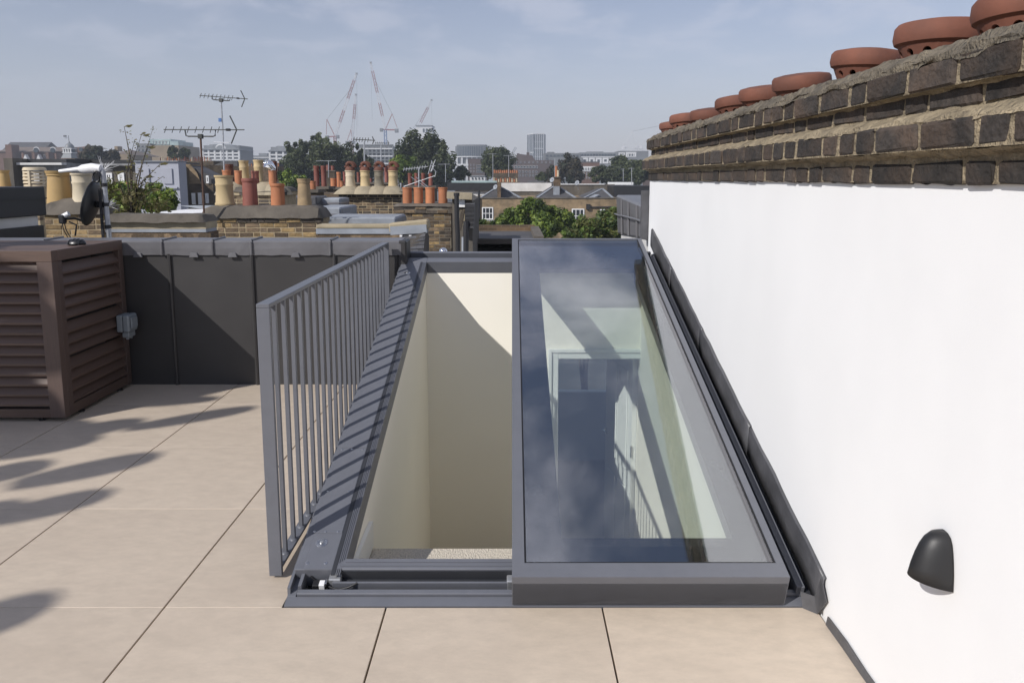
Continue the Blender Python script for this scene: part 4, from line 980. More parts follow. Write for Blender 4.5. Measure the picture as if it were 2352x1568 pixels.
# ---------------------------------------------------------------- satellite dish on its pole
sdz = thing('satellite_dish', a1(1012, 1130, 6.1), 'black satellite dish on a galvanised pole with a white arm and bird spikes on top', 'satellite dish')
Yd = 6.1; p0 = a1(1005, 1180, Yd); p1 = a1(945, 540, Yd)
MB().tube([p0, p1], .021, 14).build('pole', 'galv', sdz)
for t_ in (.2, .52, .80): q_ = p0.lerp(p1, t_); MB().tube([q_ - Vector((0, 0, .015)), q_ + Vector((0, 0, .015))], .026, 12).build('clamp', 'black_plastic', sdz)
MB().bar(a1(970, 1060, Yd) + Vector((-.012, -.028, -.1)), a1(945, 700, Yd) + Vector((-.012, -.028, 0)), .02, .012).build('cable_strap', 'black_plastic', sdz)
dc = a1(838, 835, Yd + .02); ax = Vector((-.95, -.15, .25)).normalized(); uu = ax.cross(Vector((0, 0, 1))).normalized(); vv = uu.cross(ax) * -1
dm = MB(); vs = []; fs = []; nr, na = 6, 28; RD = .188
for i in range(nr + 1):
    r_ = RD * i / nr
    for k in range(na):
        a_ = 2 * math.pi * k / na; vs.append(dc + uu * r_ * math.cos(a_) + vv * r_ * 1.06 * math.sin(a_) - ax * (.05 * (1 - (r_ / RD) ** 2)))
for i in range(nr):
    for k in range(na): fs.append((i * na + k, i * na + (k + 1) % na, (i + 1) * na + (k + 1) % na, (i + 1) * na + k))
dm.smooth = True; dm.add(vs, fs); o = dm.build('reflector', 'black_plastic', sdz, fixn=False); o.modifiers.new('t', 'SOLIDIFY').thickness = .008
MB().bar(dc - ax * .05, p0.lerp(p1, .52), .05, .05).build('mount', 'black_plastic', sdz)
arm0 = dc + vv * -RD * .9 * (1 if vv.z > 0 else -1); lnb = a1(575, 985, Yd - .12)
MB().tube([arm0, arm0.lerp(lnb, .5) + Vector((0, 0, .02)), lnb], .010, 8).build('arm', 'black_plastic', sdz)
l_ = MB().boxc(lnb, .05, .05, .075).build('receiver', 'black_plastic', sdz, bevel=.01)
MB().tube([lnb + Vector((0, 0, .02)), lnb + Vector((.05, .01, .045))], [.02, .022], 12).build('feed_cap', 'white_plastic', l_)
for dx in (-.008, .012): MB().tube([lnb + Vector((dx, 0, -.03)), lnb + Vector((dx + .01, 0, -.09)), lnb + Vector((dx + .03, .02, -.16))], .004, 6).build('cable', 'black_plastic', l_)
MB().tube([lnb + Vector((.05, 0, -.02)), lnb + Vector((.10, .02, -.05)), lnb + Vector((.075, .03, -.14))], .007, 6).build('cable', 'black_plastic', sdz)
w0 = a1(930, 530, Yd); w1 = a1(760, 530, Yd); w2 = a1(545, 545, Yd)
wm = MB(); wm.tube([w0 + Vector((0, 0, .005)), w0.lerp(w1, .5) + Vector((0, 0, .012)), w1 + Vector((0, 0, .005)), w1 + Vector((-.03, 0, .005))], [.035, .042, .036, .022], 14)
wm.tube([w1 + Vector((0, 0, .008)), w1.lerp(w2, .5) + Vector((0, 0, .004)), w2], [.021, .017, .014], 12); wm.build('white_arm', 'white_plastic', sdz)
MB().tube([p1 + Vector((-.04, -.03, -.05 + .045 * math.sin(a_ * .52))) + Vector((.028 * math.cos(a_ * .52), 0, 0)) for a_ in range(13)], .009, 6).build('cable_loop', 'black_plastic', sdz)
rg = random.Random(2)
for k in range(16):
    d_ = Vector((rg.uniform(-1, 1), rg.uniform(-.6, .6), rg.uniform(-.3, 1.2))).normalized(); MB().tube([p1, p1 + d_ * rg.uniform(.06, .13)], [.0022, .0009], 5).build('bird_spike', 'white_plastic', sdz)
for k in range(9):
    b_ = p0.lerp(p1, .5) + Vector((.02, 0, 0)); d_ = Vector((rg.uniform(.3, 1), rg.uniform(-.4, .4), rg.uniform(-.6, .9))).normalized(); MB().tube([b_, b_ + d_ * rg.uniform(.06, .1)], [.0018, .0008], 5).build('bird_spike', 'white_plastic', sdz)

# ---------------------------------------------------------------- TV aerials
def yagi(name, label, mast, boom0, boom1, nel, reflx, m, Y, el=.055, bracket=True, mm='galv'):
    t = thing(name, mast[0], label, 'aerial'); MB().tube(mast, .016 if Y < 20 else .022, 8).build('mast', mm, t)
    b0, b1 = Vector(boom0), Vector(boom1); MB().tube([b0, b1], .009 if Y < 20 else .014, 6).build('boom', m, t)
    d = (b1 - b0)
    for k in range(nel):
        c_ = b0 + d * (.02 + .66 * k / max(1, nel - 1)); side = Vector((.12, .45, .85)).normalized() * el
        MB().tube([c_ - side, c_ + side], .006 if Y < 20 else .010, 5).build('director', m, t)
    c_ = b0 + d * reflx
    L = d.length * .17
    for sg in (1, -1): MB().tube([c_, c_ + Vector((-L * .45, 0, L * sg))], .010 if Y < 20 else .014, 6).build('reflector', m, t)
    if bracket:
        mt = Vector(mast[-1]); w = d.length * .19; ux = d.normalized()
        pts = [mt - ux * w + Vector((0, 0, (b0 - mt).z + (-(mt - ux * w) + b0).x * 0)), ]
        zb = b0.z + (mt.x - b0.x) / d.x * d.z
        MB().tube([mt - ux * w + Vector((0, 0, zb - mt.z - d.z * .19)), mt - ux * w * .95 + Vector((0, 0, .01)), mt - ux * w * .8, mt, mt + ux * w * .8, mt + ux * w * .95 + Vector((0, 0, .01)), mt + ux * w + Vector((0, 0, zb - mt.z + d.z * .19))], .011, 8).build('bracket', 'aerial', t)
        MB().boxc(mt, .07, .06, .07).build('clamp', 'aerial', t, bevel=.005)
    q_ = b0 + d * .80; MB().boxc(q_, d.length * .05, .05, d.length * .03).build('dipole_box', 'black_plastic', t, bevel=.005)
    return t
yagi('tv_aerial', 'dark yagi aerial on a rusty mast rising behind the long chimney stack', [a1(1875, 940, 11.3), a1(1843, 225, 11.3)], a1(1505, 163, 11.3), a1(2245, 165, 11.3), 8, .905, 'aerial', 11.3, mm='rust')
t = yagi('tv_aerial', 'tall galvanised mast with a high yagi aerial, its head above all the others', [a5(530, 900, 14.8), a5(522, 640, 14.8), a5(508, 385, 14.8)], a5(350, 350, 14.8), a5(703, 376, 14.8), 9, .94, 'aerial', 14.8)
MB().tube([a5(455, 695, 14.75), a5(570, 698, 14.75)], .012, 6).build('lower_crossbar', 'galv', t); MB().boxc(a5(500, 530, 14.7), .05, .04, .07).build('amplifier', 'crane_blue', t)
yagi('tv_aerial', 'thin pale mast with a yagi aerial above the hooded cream pots', [a5(1563, 900, 20), a5(1560, 690, 20)], a5(1480, 672, 20), a5(1640, 680, 20), 6, .95, 'aerial', 20, el=.07, bracket=False)
yagi('tv_aerial', 'slim mast with a small aerial right of the hooded cream pots', [a5(1684, 880, 30), a5(1684, 712, 30)], a5(1640, 700, 30), a5(1745, 700, 30), 6, .95, 'aerial', 30, el=.06, bracket=False)
yagi('tv_aerial', 'tilted silvery yagi aerial above the four matching orange pots', [a2(1905, 440, 17), a2(1905, 270, 17)], a2(1775, 282, 17), a2(2045, 250, 17), 9, .95, 'galv', 17, el=.05, bracket=False)
ga = thing('grid_aerial', a2(1920, 430, 16.8), 'tangle of silvery crossed rods of a broken aerial over the orange pots', 'aerial')
for p_, q_ in (((1780, 425), (2040, 335)), ((1840, 345), (1960, 430)), ((1880, 345), (1985, 430)), ((1900, 360), (1975, 425)), ((2005, 300), (2045, 200)), ((1985, 320), (2015, 215)), ((2020, 270), (2050, 300)), ((2050, 300), (2040, 345))):
    MB().tube([a2(*p_, 16.8), a2(*q_, 16.8)], .009, 6).build('rod', 'galv', ga)
for f_, x0, y0, y1, xx, Y, lab in ((a2, 1147, 350, 205, 1040, 24, 'thin bent wire aerial over the stack with slender red pots'), (a3, 133, 610, 430, 60, 40, 'thin wire aerial standing left of the black parapet'), (a3, 597, 600, 330, 540, 60, 'slim aerial mast rising past the round-headed tree, left of it'),
                                   (a3, 752, 560, 345, 700, 60, 'slim aerial mast in front of the round-headed tree, right of it'), (a3, 1203, 560, 372, 1145, 55, 'aerial mast on the small chimney with orange pot'), (a3, 1957, 640, 470, 1990, 62, 'thin lamp-like mast near the white parapet at the right'), (a3, 1874, 600, 478, 1850, 62, 'short thin mast before the right-hand trees')):
    t = thing('aerial_mast', f_(x0, y0, Y), lab, 'mast'); MB().tube([f_(x0, y0, Y), f_(x0, y1, Y)], .00042 * Y + .003, 6).build('mast', 'galv', t)
    MB().tube([f_(x0 - abs(xx - x0), y1 + 6, Y), f_(x0 + abs(xx - x0) * .6, y1 + 4, Y)], .0003 * Y + .002, 5).build('crossbar', 'galv', t)

# ---------------------------------------------------------------- buddleia and shrubs
bd = thing('buddleia', a1(1220, 985, 9.0), 'straggly dry buddleia growing from the low party wall', 'plant')
rg = random.Random(6); m = MB(); lv = MB()
b0 = a1(1215, 975, 9.0)
ends = [a1(1140, 130, 9.0), a1(1410, 135, 9.1), a1(1300, 210, 9.0), a1(1470, 480, 9.0), a1(1500, 590, 9.1), a1(1060, 560, 9.0), a1(1360, 330, 9.2), a1(1240, 250, 8.9), a1(1120, 700, 8.9), a1(1330, 600, 9.1), a1(1400, 720, 9.0), a1(1040, 720, 9.1), a1(1200, 420, 9.1)]
for e in ends:
    md_ = b0.lerp(e, .5) + Vector((rg.uniform(-.05, .05) + (b0.x - e.x) * .18, rg.uniform(-.05, .05), (e.z - b0.z) * .08)); m.tube([b0, md_, e], [.011, .008, .003], 5)
    for k in range(26):
        t_ = rg.uniform(.3, 1.0); c_ = b0.lerp(md_, t_ * 2) if t_ < .5 else md_.lerp(e, t_ * 2 - 1); c_ = c_ + Vector((rg.gauss(0, .025), rg.gauss(0, .025), rg.gauss(0, .025)))
        d_ = Vector((rg.uniform(-1, 1), rg.uniform(-1, 1), rg.uniform(-.8, .6))).normalized() * rg.uniform(.02, .045); s_ = d_.orthogonal().normalized() * .009
        lv.m = rg.choice((0, 1, 1)); lv.add([c_, c_ + d_ * .5 + s_, c_ + d_, c_ + d_ * .5 - s_], [(0, 1, 2, 3)])
    if rg.random() < .6: 
        for k in range(14): c_ = e + Vector((rg.gauss(.02, .02), rg.gauss(0, .008), rg.gauss(-.0, .008))); lv.m = 1; d_ = Vector((.03, 0, .006)); s_ = Vector((0, 0, .007)); lv.add([c_, c_ + d_ + s_, c_ + d_ * 2, c_ + d_ - s_], [(0, 1, 2, 3)])
leafmass(lv, [(a1(1215, 800, 9.0), .42, .25, .36), (a1(1130, 850, 9.0), .25, .2, .25)], 900, .028, rg, 2)
m.build('stem', 'bark', bd); lv.build('foliage', ['olive_light', 'olive_dry'], bd, fixn=False)
def bush(label, f, blobs, Y, n, size, mats, seed, name='bush', group=None):
    bl = []; 
    for (x0, x1, y0, y1, dp_) in blobs:
        A = f(x0, y0, Y + dp_); B = f(x1, y1, Y + dp_); bl.append((((A + B) / 2), abs(B.x - A.x) / 2, abs(B.x - A.x) * .42, abs(A.z - B.z) / 2))
    base = Vector((bl[0][0].x, bl[0][0].y, G)); return tree(name, label, base, bl, n, size, mats, seed, group, trunk_r=.12 + .0016 * Y)
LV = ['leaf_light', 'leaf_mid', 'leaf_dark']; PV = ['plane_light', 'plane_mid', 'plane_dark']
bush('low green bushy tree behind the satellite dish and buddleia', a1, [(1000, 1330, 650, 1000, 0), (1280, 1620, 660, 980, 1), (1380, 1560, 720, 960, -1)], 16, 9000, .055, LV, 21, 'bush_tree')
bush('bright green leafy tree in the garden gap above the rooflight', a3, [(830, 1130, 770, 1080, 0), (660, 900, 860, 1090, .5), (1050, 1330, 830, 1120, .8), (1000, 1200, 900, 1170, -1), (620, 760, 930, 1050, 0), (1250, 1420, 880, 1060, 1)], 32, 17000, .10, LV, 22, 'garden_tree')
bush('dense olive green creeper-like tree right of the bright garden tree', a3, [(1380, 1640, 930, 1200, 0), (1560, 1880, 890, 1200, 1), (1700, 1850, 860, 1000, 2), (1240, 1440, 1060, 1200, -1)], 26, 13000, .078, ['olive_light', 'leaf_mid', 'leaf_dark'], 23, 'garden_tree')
bush('low scrubby plant at the foot of the stock brick rear wall', a3, [(410, 560, 980, 1080, 0), (540, 640, 1000, 1080, 0)], 30, 800, .12, ['olive_light', 'leaf_mid', 'leaf_dark'], 24, 'scrub')
# the big plane trees and the trees along the skyline
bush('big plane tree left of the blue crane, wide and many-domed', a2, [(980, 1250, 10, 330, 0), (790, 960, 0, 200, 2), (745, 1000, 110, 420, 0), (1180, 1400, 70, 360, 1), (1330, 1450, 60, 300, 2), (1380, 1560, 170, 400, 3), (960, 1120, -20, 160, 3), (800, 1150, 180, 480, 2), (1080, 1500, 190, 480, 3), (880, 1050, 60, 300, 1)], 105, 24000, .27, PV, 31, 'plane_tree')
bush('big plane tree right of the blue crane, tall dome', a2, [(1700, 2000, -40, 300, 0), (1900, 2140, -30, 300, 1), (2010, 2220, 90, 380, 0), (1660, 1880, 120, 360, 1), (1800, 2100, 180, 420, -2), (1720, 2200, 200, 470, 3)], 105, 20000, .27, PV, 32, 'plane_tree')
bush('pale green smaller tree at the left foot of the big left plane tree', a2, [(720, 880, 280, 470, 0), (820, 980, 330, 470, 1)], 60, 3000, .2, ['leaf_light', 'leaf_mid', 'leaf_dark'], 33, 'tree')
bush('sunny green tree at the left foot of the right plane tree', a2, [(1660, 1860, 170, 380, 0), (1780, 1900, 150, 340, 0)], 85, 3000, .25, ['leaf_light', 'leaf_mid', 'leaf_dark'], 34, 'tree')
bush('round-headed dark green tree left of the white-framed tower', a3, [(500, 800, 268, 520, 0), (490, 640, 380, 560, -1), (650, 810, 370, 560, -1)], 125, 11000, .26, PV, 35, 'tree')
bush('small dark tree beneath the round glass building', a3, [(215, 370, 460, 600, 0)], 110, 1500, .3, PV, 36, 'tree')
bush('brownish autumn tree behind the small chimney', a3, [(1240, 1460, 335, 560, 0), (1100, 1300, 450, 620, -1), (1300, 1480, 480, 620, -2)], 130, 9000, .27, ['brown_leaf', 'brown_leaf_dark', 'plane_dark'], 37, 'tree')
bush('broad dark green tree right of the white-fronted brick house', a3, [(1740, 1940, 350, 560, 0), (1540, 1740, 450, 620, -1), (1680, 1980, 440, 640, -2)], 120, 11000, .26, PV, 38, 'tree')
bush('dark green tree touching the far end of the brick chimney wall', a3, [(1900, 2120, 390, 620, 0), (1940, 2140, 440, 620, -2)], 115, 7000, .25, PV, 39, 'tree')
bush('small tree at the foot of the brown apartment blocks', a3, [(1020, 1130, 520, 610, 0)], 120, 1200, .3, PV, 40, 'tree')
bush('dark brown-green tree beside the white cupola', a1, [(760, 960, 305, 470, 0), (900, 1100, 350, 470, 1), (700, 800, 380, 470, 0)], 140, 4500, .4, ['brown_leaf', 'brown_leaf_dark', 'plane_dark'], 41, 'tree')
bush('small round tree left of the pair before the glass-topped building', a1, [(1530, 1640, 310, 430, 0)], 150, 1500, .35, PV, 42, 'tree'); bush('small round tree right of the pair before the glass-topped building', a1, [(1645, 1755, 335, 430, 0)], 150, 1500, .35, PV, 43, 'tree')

# ================================================================ THE CITY BEHIND
def boxf(parent, name, m, f, x0, x1, yt, Y, dep, zb=None, yb=None, dy=0.0):
    A = f(x0, yt, Y); B = f(x1, yb if yb is not None else yt, Y); z0 = B.z if yb is not None else (G if zb is None else zb)
    return MB().box(A.x, B.x, Y + dy, Y + dep, z0, A.z).build(name, m, parent)
WM = {}
def window(parent, x0, x1, z0, z1, Y, nx=1, ny=1, fm='white_paint', pm='pane', fw=None, proud=.06):
    """frame bars standing proud of the wall, panes set back between them"""
    w, h = x1 - x0, z1 - z0; fw = fw or max(.05, .08 * min(w, h)); key = (round(w, 2), round(h, 2), nx, ny, fm, pm, round(fw, 3))
    if key not in WM:
        m = MB(); m.box(0, w, -proud, .02, 0, fw).box(0, w, -proud, .02, h - fw, h).box(0, fw, -proud, .02, fw, h - fw).box(w - fw, w, -proud, .02, fw, h - fw)
        b = fw * .55
        for k in range(1, nx): m.box(w * k / nx - b / 2, w * k / nx + b / 2, -proud * .8, .02, fw, h - fw)
        for k in range(1, ny): m.box(fw, w - fw, -proud * .82, .02, h * k / ny - b / 2, h * k / ny + b / 2)
        o = m.build('window', fm, parent); off = o.location + wloc(parent)
        p = MB(); p.box(fw, w - fw, -proud * .3, .015, fw, h - fw); q = p.build('pane', pm, None); WM[key] = (o.data, off.copy(), q.data, q.location.copy())
        bpy.data.objects.remove(o); bpy.data.objects.remove(q)
    d, off, pd, poff = WM[key]; base = Vector((x0, Y, z0))
    o = inst(d, 'window', base + off, parent); q = bpy.data.objects.new('pane', pd); COL.objects.link(q); q.parent = o; q.location = poff - off
    return o
def wing(parent, f, x0, x1, y0, y1, Y, **k):
    A = f(x0, y0, Y); B = f(x1, y1, Y); return window(parent, A.x, B.x, B.z, A.z, Y - .004, **k)
def wgrid(parent, f, x0, x1, y0, y1, Y, nx, ny, fx=.6, fy=.6, **k):
    A = f(x0, y0, Y); B = f(x1, y1, Y); cw_, ch = (B.x - A.x) / nx, (A.z - B.z) / ny
    for i in range(nx):
        for j in range(ny):
            cx_ = A.x + cw_ * (i + .5); cz = B.z + ch * (j + .5); window(parent, cx_ - cw_ * fx / 2, cx_ + cw_ * fx / 2, cz - ch * fy / 2, cz + ch * fy / 2, Y - .004, **k)
def bldg(name, label, f, x, Y, cat='building', group=None): return thing(name, (f(x, 400, Y).x, Y, G), label, cat, group)

# ---- stock brick row with butterfly roofs, 55 m away
Yr = 55
rw = bldg('terraced_house', 'yellow stock brick rear wall with white sash windows and low slate roofs', a3, 1100, Yr, 'house')
boxf(rw, 'brick_wall', 'stock_wall', a3, 400, 1850, 768, Yr, 9)
boxf(rw, 'parapet_coping', 'cement', a3, 395, 1855, 762, Yr, .5, yb=770, dy=-.06)
for r in ((490, 600, 855, 975, 3, 2), (1370, 1490, 870, 1012, 3, 2), (1645, 1702, 876, 948, 2, 2)):
    wing(rw, a3, *r[:4], Yr, nx=r[4], ny=r[5], fw=.075)
    A = a3(r[0] - 8, r[3] + 2, Yr); B = a3(r[1] + 8, r[3] + 12, Yr); MB().box(A.x, B.x, Yr - .14, Yr - .005, B.z, A.z).build('sill', 'stone_band', rw)
boxf(rw, 'string_ledge', 'lead_pale', a3, 405, 640, 978, Yr, .1, yb=992, dy=-.2)
boxf(rw, 'rear_extension', 'brown_wall', a3, 405, 680, 1000, Yr - 1.5, 1.49)
def hip(px0, px1, apx, yb, yt, m='slate_far', nm='slate_roof', Y=Yr + .6, dep=6):
    A = a3(px0, yb, Y); B = a3(px1, yb, Y); T = a3(apx, yt, Y + 2.5)
    MB().add([A, B, (B.x, Y + dep, A.z), (A.x, Y + dep, A.z), T, (T.x, Y + dep, T.z)], [(0, 1, 4), (1, 2, 5, 4), (3, 0, 4, 5), (2, 3, 5), (3, 2, 1, 0)]).build(nm, m, rw)
    for E_ in (A, B): MB().bar(E_, T, .16, .10).build('hip_ridge', 'lead_pale', rw)
hip(470, 880, 655, 770, 650); hip(1020, 1420, 1215, 773, 640); hip(1470, 1785, 1670, 777, 675)
boxf(rw, 'party_upstand', 'brown_wall', a3, 640, 674, 615, Yr + .3, 3, yb=765)
MB().bar(a3(1620, 735, Yr + 1.2), a3(1545, 775, Yr + .55), .5, .1).build('rooflight_strip', 'lead_pale', rw)
MB().tube([a3(460, 690, Yr - .1), a3(460, 985, Yr - .1)], .09, 8).build('downpipe', 'black_paint', rw)
MB().tube([a3(1530, 855, Yr - .1), a3(1800, 852, Yr - .1)], .05, 6).build('soil_pipe', 'black_paint', rw); MB().boxc(a3(1530, 850, Yr - .1), .3, .2, .4).build('hopper', 'black_paint', rw)
# front parapets rising behind those roofs
Yf = 64
pr = bldg('parapet_terrace', 'row of roof-edge parapets painted black, white and sooty brown behind the slate roofs', a3, 1100, Yf, 'parapet')
boxf(pr, 'black_parapet', 'black_paint', a3, 150, 640, 615, Yf, 1, yb=692); boxf(pr, 'white_panel', 'white_weather', a3, 225, 640, 690, Yf + .3, 1, yb=790)
boxf(pr, 'glass_balustrade', 'far_teal', a3, 190, 635, 596, Yf + .2, .1, yb=616)
boxf(pr, 'white_parapet', 'white_weather', a3, 672, 1170, 618, Yf, 1, yb=700, dy=-.1); boxf(pr, 'sooty_base', 'soot_render', a3, 672, 1175, 700, Yf, 1, yb=800)
boxf(pr, 'sooty_parapet', 'soot_render', a3, 1175, 1790, 632, Yf, 1, yb=800); boxf(pr, 'white_edge', 'white_paint', a3, 1255, 1690, 627, Yf, 1.1, yb=634, dy=-.1)
boxf(pr, 'black_roof_edge', 'black_paint', a3, 1780, 2130, 645, Yf - 4, 4, yb=800); boxf(pr, 'white_roof_rail', 'white_paint', a3, 1735, 1970, 610, Yf + 2, 1, yb=636)
boxf(pr, 'grey_roof_edge', 'far_grey', a3, 940, 1100, 598, Yf + 6, 1, yb=612)
sc_ = bldg('chimney_stack', 'small brick chimney with one orange and one cream pot between the slate roofs', a3, 1225, 54, 'chimney')
boxf(sc_, 'brickwork', 'brown_wall', a3, 1195, 1258, 565, 56.5, 1, yb=770); boxf(sc_, 'cap', 'cement', a3, 1190, 1264, 556, 56.4, 1.2, yb=566)
boxf(sc_, 'lead_apron', 'lead_pale', a3, 1190, 1250, 650, 56.3, .2, yb=770)
pot(sc_, 'roll', 'terracotta_or', a3, 1218, 450, 560, 56.6, 26, 12); pot(sc_, 'roll', 'pot_cream', a3, 1236, 492, 560, 56.5, 24, 12)
for px, py in ((625, 660), (1180, 590), (1425, 620)):
    c_ = a3(px, py, 54.5); t = thing('satellite_dish', c_ - Vector((0, 0, .5)), {625: 'small grey dish at the right end of the black parapet', 1180: 'small grey dish on the small chimney', 1425: 'small white dish on a bracket at the sooty parapet'}[px], 'satellite dish')
    m = MB(); m.lathe([(.01, 0), (.12, .02), (.2, .06)], (0, 0, 0), 16, cap=False); o = m.build('reflector', 'lead_pale', t, fixn=False); o.location = (0, 0, .5); o.rotation_euler = (R(70), 0, R(-40)); o.modifiers.new('t', 'SOLIDIFY').thickness = .02
    MB().tube([c_, c_ + Vector((.1, .2, -.5))], .025, 6).build('stand', 'galv', t)
# long brick stack with a dozen pots
Yc = 92; cs_ = bldg('chimney_stack', 'wide brick chimney wall crowned with a row of a dozen small orange pots', a3, 720, Yc, 'chimney')
boxf(cs_, 'brickwork', 'sooty_wall', a3, 600, 842, 520, Yc, 1.5, yb=640)
for k in range(12): pot(cs_, 'plain', 'terracotta_or', a3, 612 + k * 20, 488 + (k * 5) % 7, 522, Yc + .2, 17, 10)
for k in range(11): pot(cs_, 'plain', ['pot_cream', 'terracotta_or'][k % 2], a3, 610 + k * 22, 565 + (k * 7) % 16, 614, Yc - 12, 17, 10)
boxf(cs_, 'lower_brickwork', 'brown_wall', a3, 500, 860, 608, Yc - 12, 1.5, yb=660)

# ---- left: rows of houses behind the pots
hl = bldg('terraced_house', 'weathered grey rendered terrace with black roof edge behind the louvred pot', a1, 300, 36, 'house')
boxf(hl, 'wall', 'grey_weather', a1, 100, 612, 470, 36, 8); boxf(hl, 'black_roof_edge', 'black_paint', a1, 100, 612, 432, 36.5, 8, yb=478); boxf(hl, 'cornice', 'white_weather', a1, 200, 612, 468, 36, .5, yb=488, dy=-.4)
boxf(hl, 'party_wall', 'soot_render', a1, 30, 112, 425, 35.4, 9)
wing(hl, a1, 312, 372, 540, 648, 36, nx=2, ny=2, fw=.09); wing(hl, a1, 545, 600, 555, 640, 36, nx=2, ny=2, fw=.09)
hl = bldg('terraced_house', 'sooty grey terrace with lead roof edge and white sash windows behind the satellite dish', a1, 900, 38, 'house')
boxf(hl, 'wall', 'soot_render', a1, 620, 1245, 490, 38, 8); boxf(hl, 'black_roof_edge', 'black_paint', a1, 690, 1245, 440, 38.6, 8, yb=495); boxf(hl, 'cornice', 'grey_weather', a1, 690, 1245, 476, 38, .5, yb=494, dy=-.3)
boxf(hl, 'party_wall', 'soot_render', a1, 612, 690, 428, 37.4, 9)
for x0, x1 in ((800, 868), (968, 1040), (1085, 1150)): wing(hl, a1, x0, x1, 560, 660, 38, nx=2, ny=2, fw=.1)
boxf(hl, 'orange_sill', 'terracotta_or', a1, 1045, 1190, 650, 37.9, .2, yb=662)
gb = bldg('rendered_house', 'pale lilac-grey rendered gable wall behind the buddleia', a1, 1440, 30, 'house')
boxf(gb, 'wall', 'lilac_render', a1, 1238, 1636, 455, 30, .7); boxf(gb, 'wall_coping', 'lead_pale', a1, 1232, 1640, 449, 30, .8, yb=457, dy=-.08)
for r in ((1500, 1590, 520, 660), (1290, 1380, 520, 660)): boxf(gb, 'blind_panel', 'lilac_render', a1, r[0], r[1], r[2], 30, .1, yb=r[3], dy=-.05)
boxf(gb, 'string_course', 'lilac_render', a1, 1238, 1636, 690, 30, .2, yb=704, dy=-.08)
mh = bldg('mansard_house', 'brick house with dark slate mansard and narrow white-framed windows left of the rusty mast', a1, 1780, 44, 'house')
boxf(mh, 'brick_gable', 'stock_wall', a1, 1622, 1740, 480, 44, 9); boxf(mh, 'lower_wall', 'sooty_wall', a1, 1640, 1960, 660, 44, 9, dy=-.05)
A = a1(1700, 475, 44); B = a1(1960, 660, 44)
MB().prism([(A.x, B.z), (B.x, B.z), (B.x, A.z - .8), (A.x, A.z)], 'y', 44.1, 46).build('mansard_slates', 'slate_far', mh)
A2 = a1(1625, 470, 44); MB().add([a1(1740, 475, 43.9), a1(1810, 560, 43.9), a1(1850, 660, 43.9), a1(1740, 660, 43.9)], [(0, 1, 2, 3)]).build('gable_shoulder', 'stock_wall', mh, fixn=False)
for x0, x1, y0, y1 in ((1700, 1728, 760, 850), (1762, 1800, 745, 850), (1820, 1858, 742, 850), (1888, 1920, 748, 838), (1895, 1922, 585, 655)): wing(mh, a1, x0, x1, y0, y1, 43.9, nx=1, ny=2, fw=.10)
for k in range(24):
    pass
pl = bldg('chimney_stack', 'long far line of tiny orange and cream chimney pots below the glass-topped building', a1, 1700, 70, 'chimney')
boxf(pl, 'brickwork', 'sooty_wall', a1, 1465, 1960, 452, 70, 2)
rg = random.Random(12)
for k in range(30): pot(pl, 'plain', rg.choice(['terracotta_or', 'terracotta_red', 'pot_cream', 'terracotta']), a1, 1475 + k * 16 + rg.uniform(-4, 4), 418 + rg.uniform(-10, 14), 453, 70.2, 9, 8)
rr_ = bldg('terraced_house', 'dark slate-roofed terrace running back behind the second mast', a1, 2050, 60, 'house')
A = a1(1940, 500, 60); B = a1(2180, 455, 60); MB().prism([(A.x, G), (B.x, G), (B.x, B.z), (A.x + 1, B.z), (A.x, A.z)], 'y', 60, 62).build('slate_roof', 'slate_far', rr_)
boxf(rr_, 'brick_wall', 'sooty_wall', a1, 1940, 2180, 600, 59.9, 1)
rr_ = bldg('terraced_house', 'far brick terrace roofline behind the crowded pots, left of the plane trees', a2, 560, 75, 'house')
boxf(rr_, 'brick_wall', 'brown_wall', a2, 430, 720, 255, 75, 2); boxf(rr_, 'slate_roof', 'slate_far', a2, 430, 720, 235, 77, 2, yb=258)
rg = random.Random(14)
for k in range(12): pot(rr_, 'plain', rg.choice(['terracotta_or', 'terracotta_red', 'pot_cream']), a2, 450 + k * 25, 232 + rg.uniform(-6, 8), 258, 75.5, 12, 8)

# ---- skyline, left to right
mb_ = bldg('mansion_block', 'long red brick and slate mansion block with round dormers on the left skyline', a1, 260, 260)
boxf(mb_, 'wall', 'far_red', a1, -40, 560, 365, 260, 20); 
A = a1(-40, 366, 260); B = a1(560, 366, 260); zt_ = a1(0, 312, 260).z
MB().prism([(259.5, A.z), (270, zt_), (282, A.z)], 'x', A.x, B.x).build('tiled_roof', 'far_tile', mb_)
zt2 = a1(0, 268, 270).z; A3 = a1(-40, 300, 270); B3 = a1(200, 300, 270)
MB().prism([(270, A3.z - 4), (278, zt2), (288, A3.z - 4)], 'x', A3.x, B3.x + 6).build('upper_roof', 'slate_far', mb_)
for px in (335, 487):
    c_ = a1(px, 352, 259); MB().tube([c_ + Vector((1.0 * math.cos(a_), 0, 1.0 * math.sin(a_))) for a_ in [math.pi * k / 12 for k in range(13)]], .17, 8).build('round_dormer', 'far_white', mb_); MB().lathe([(.85, 0), (.85, .4)], (0, 0, 0), 16).build('dormer_glass', 'far_glass', mb_).matrix_world = Matrix.Translation(c_ - wloc(mb_)) @ Matrix.Rotation(math.pi / 2, 4, 'X')
for x0, x1, y0 in ((45, 115, 300), (195, 220, 375), (290, 320, 372), (420, 450, 372), (500, 520, 380)): boxf(mb_, 'chimney', 'far_red', a1, x0, x1, y0, 256, 4, yb=440)
wgrid(mb_, a1, 120, 430, 385, 425, 260, 9, 1, .4, .7, fm='far_white', pm='far_glass', proud=.3)
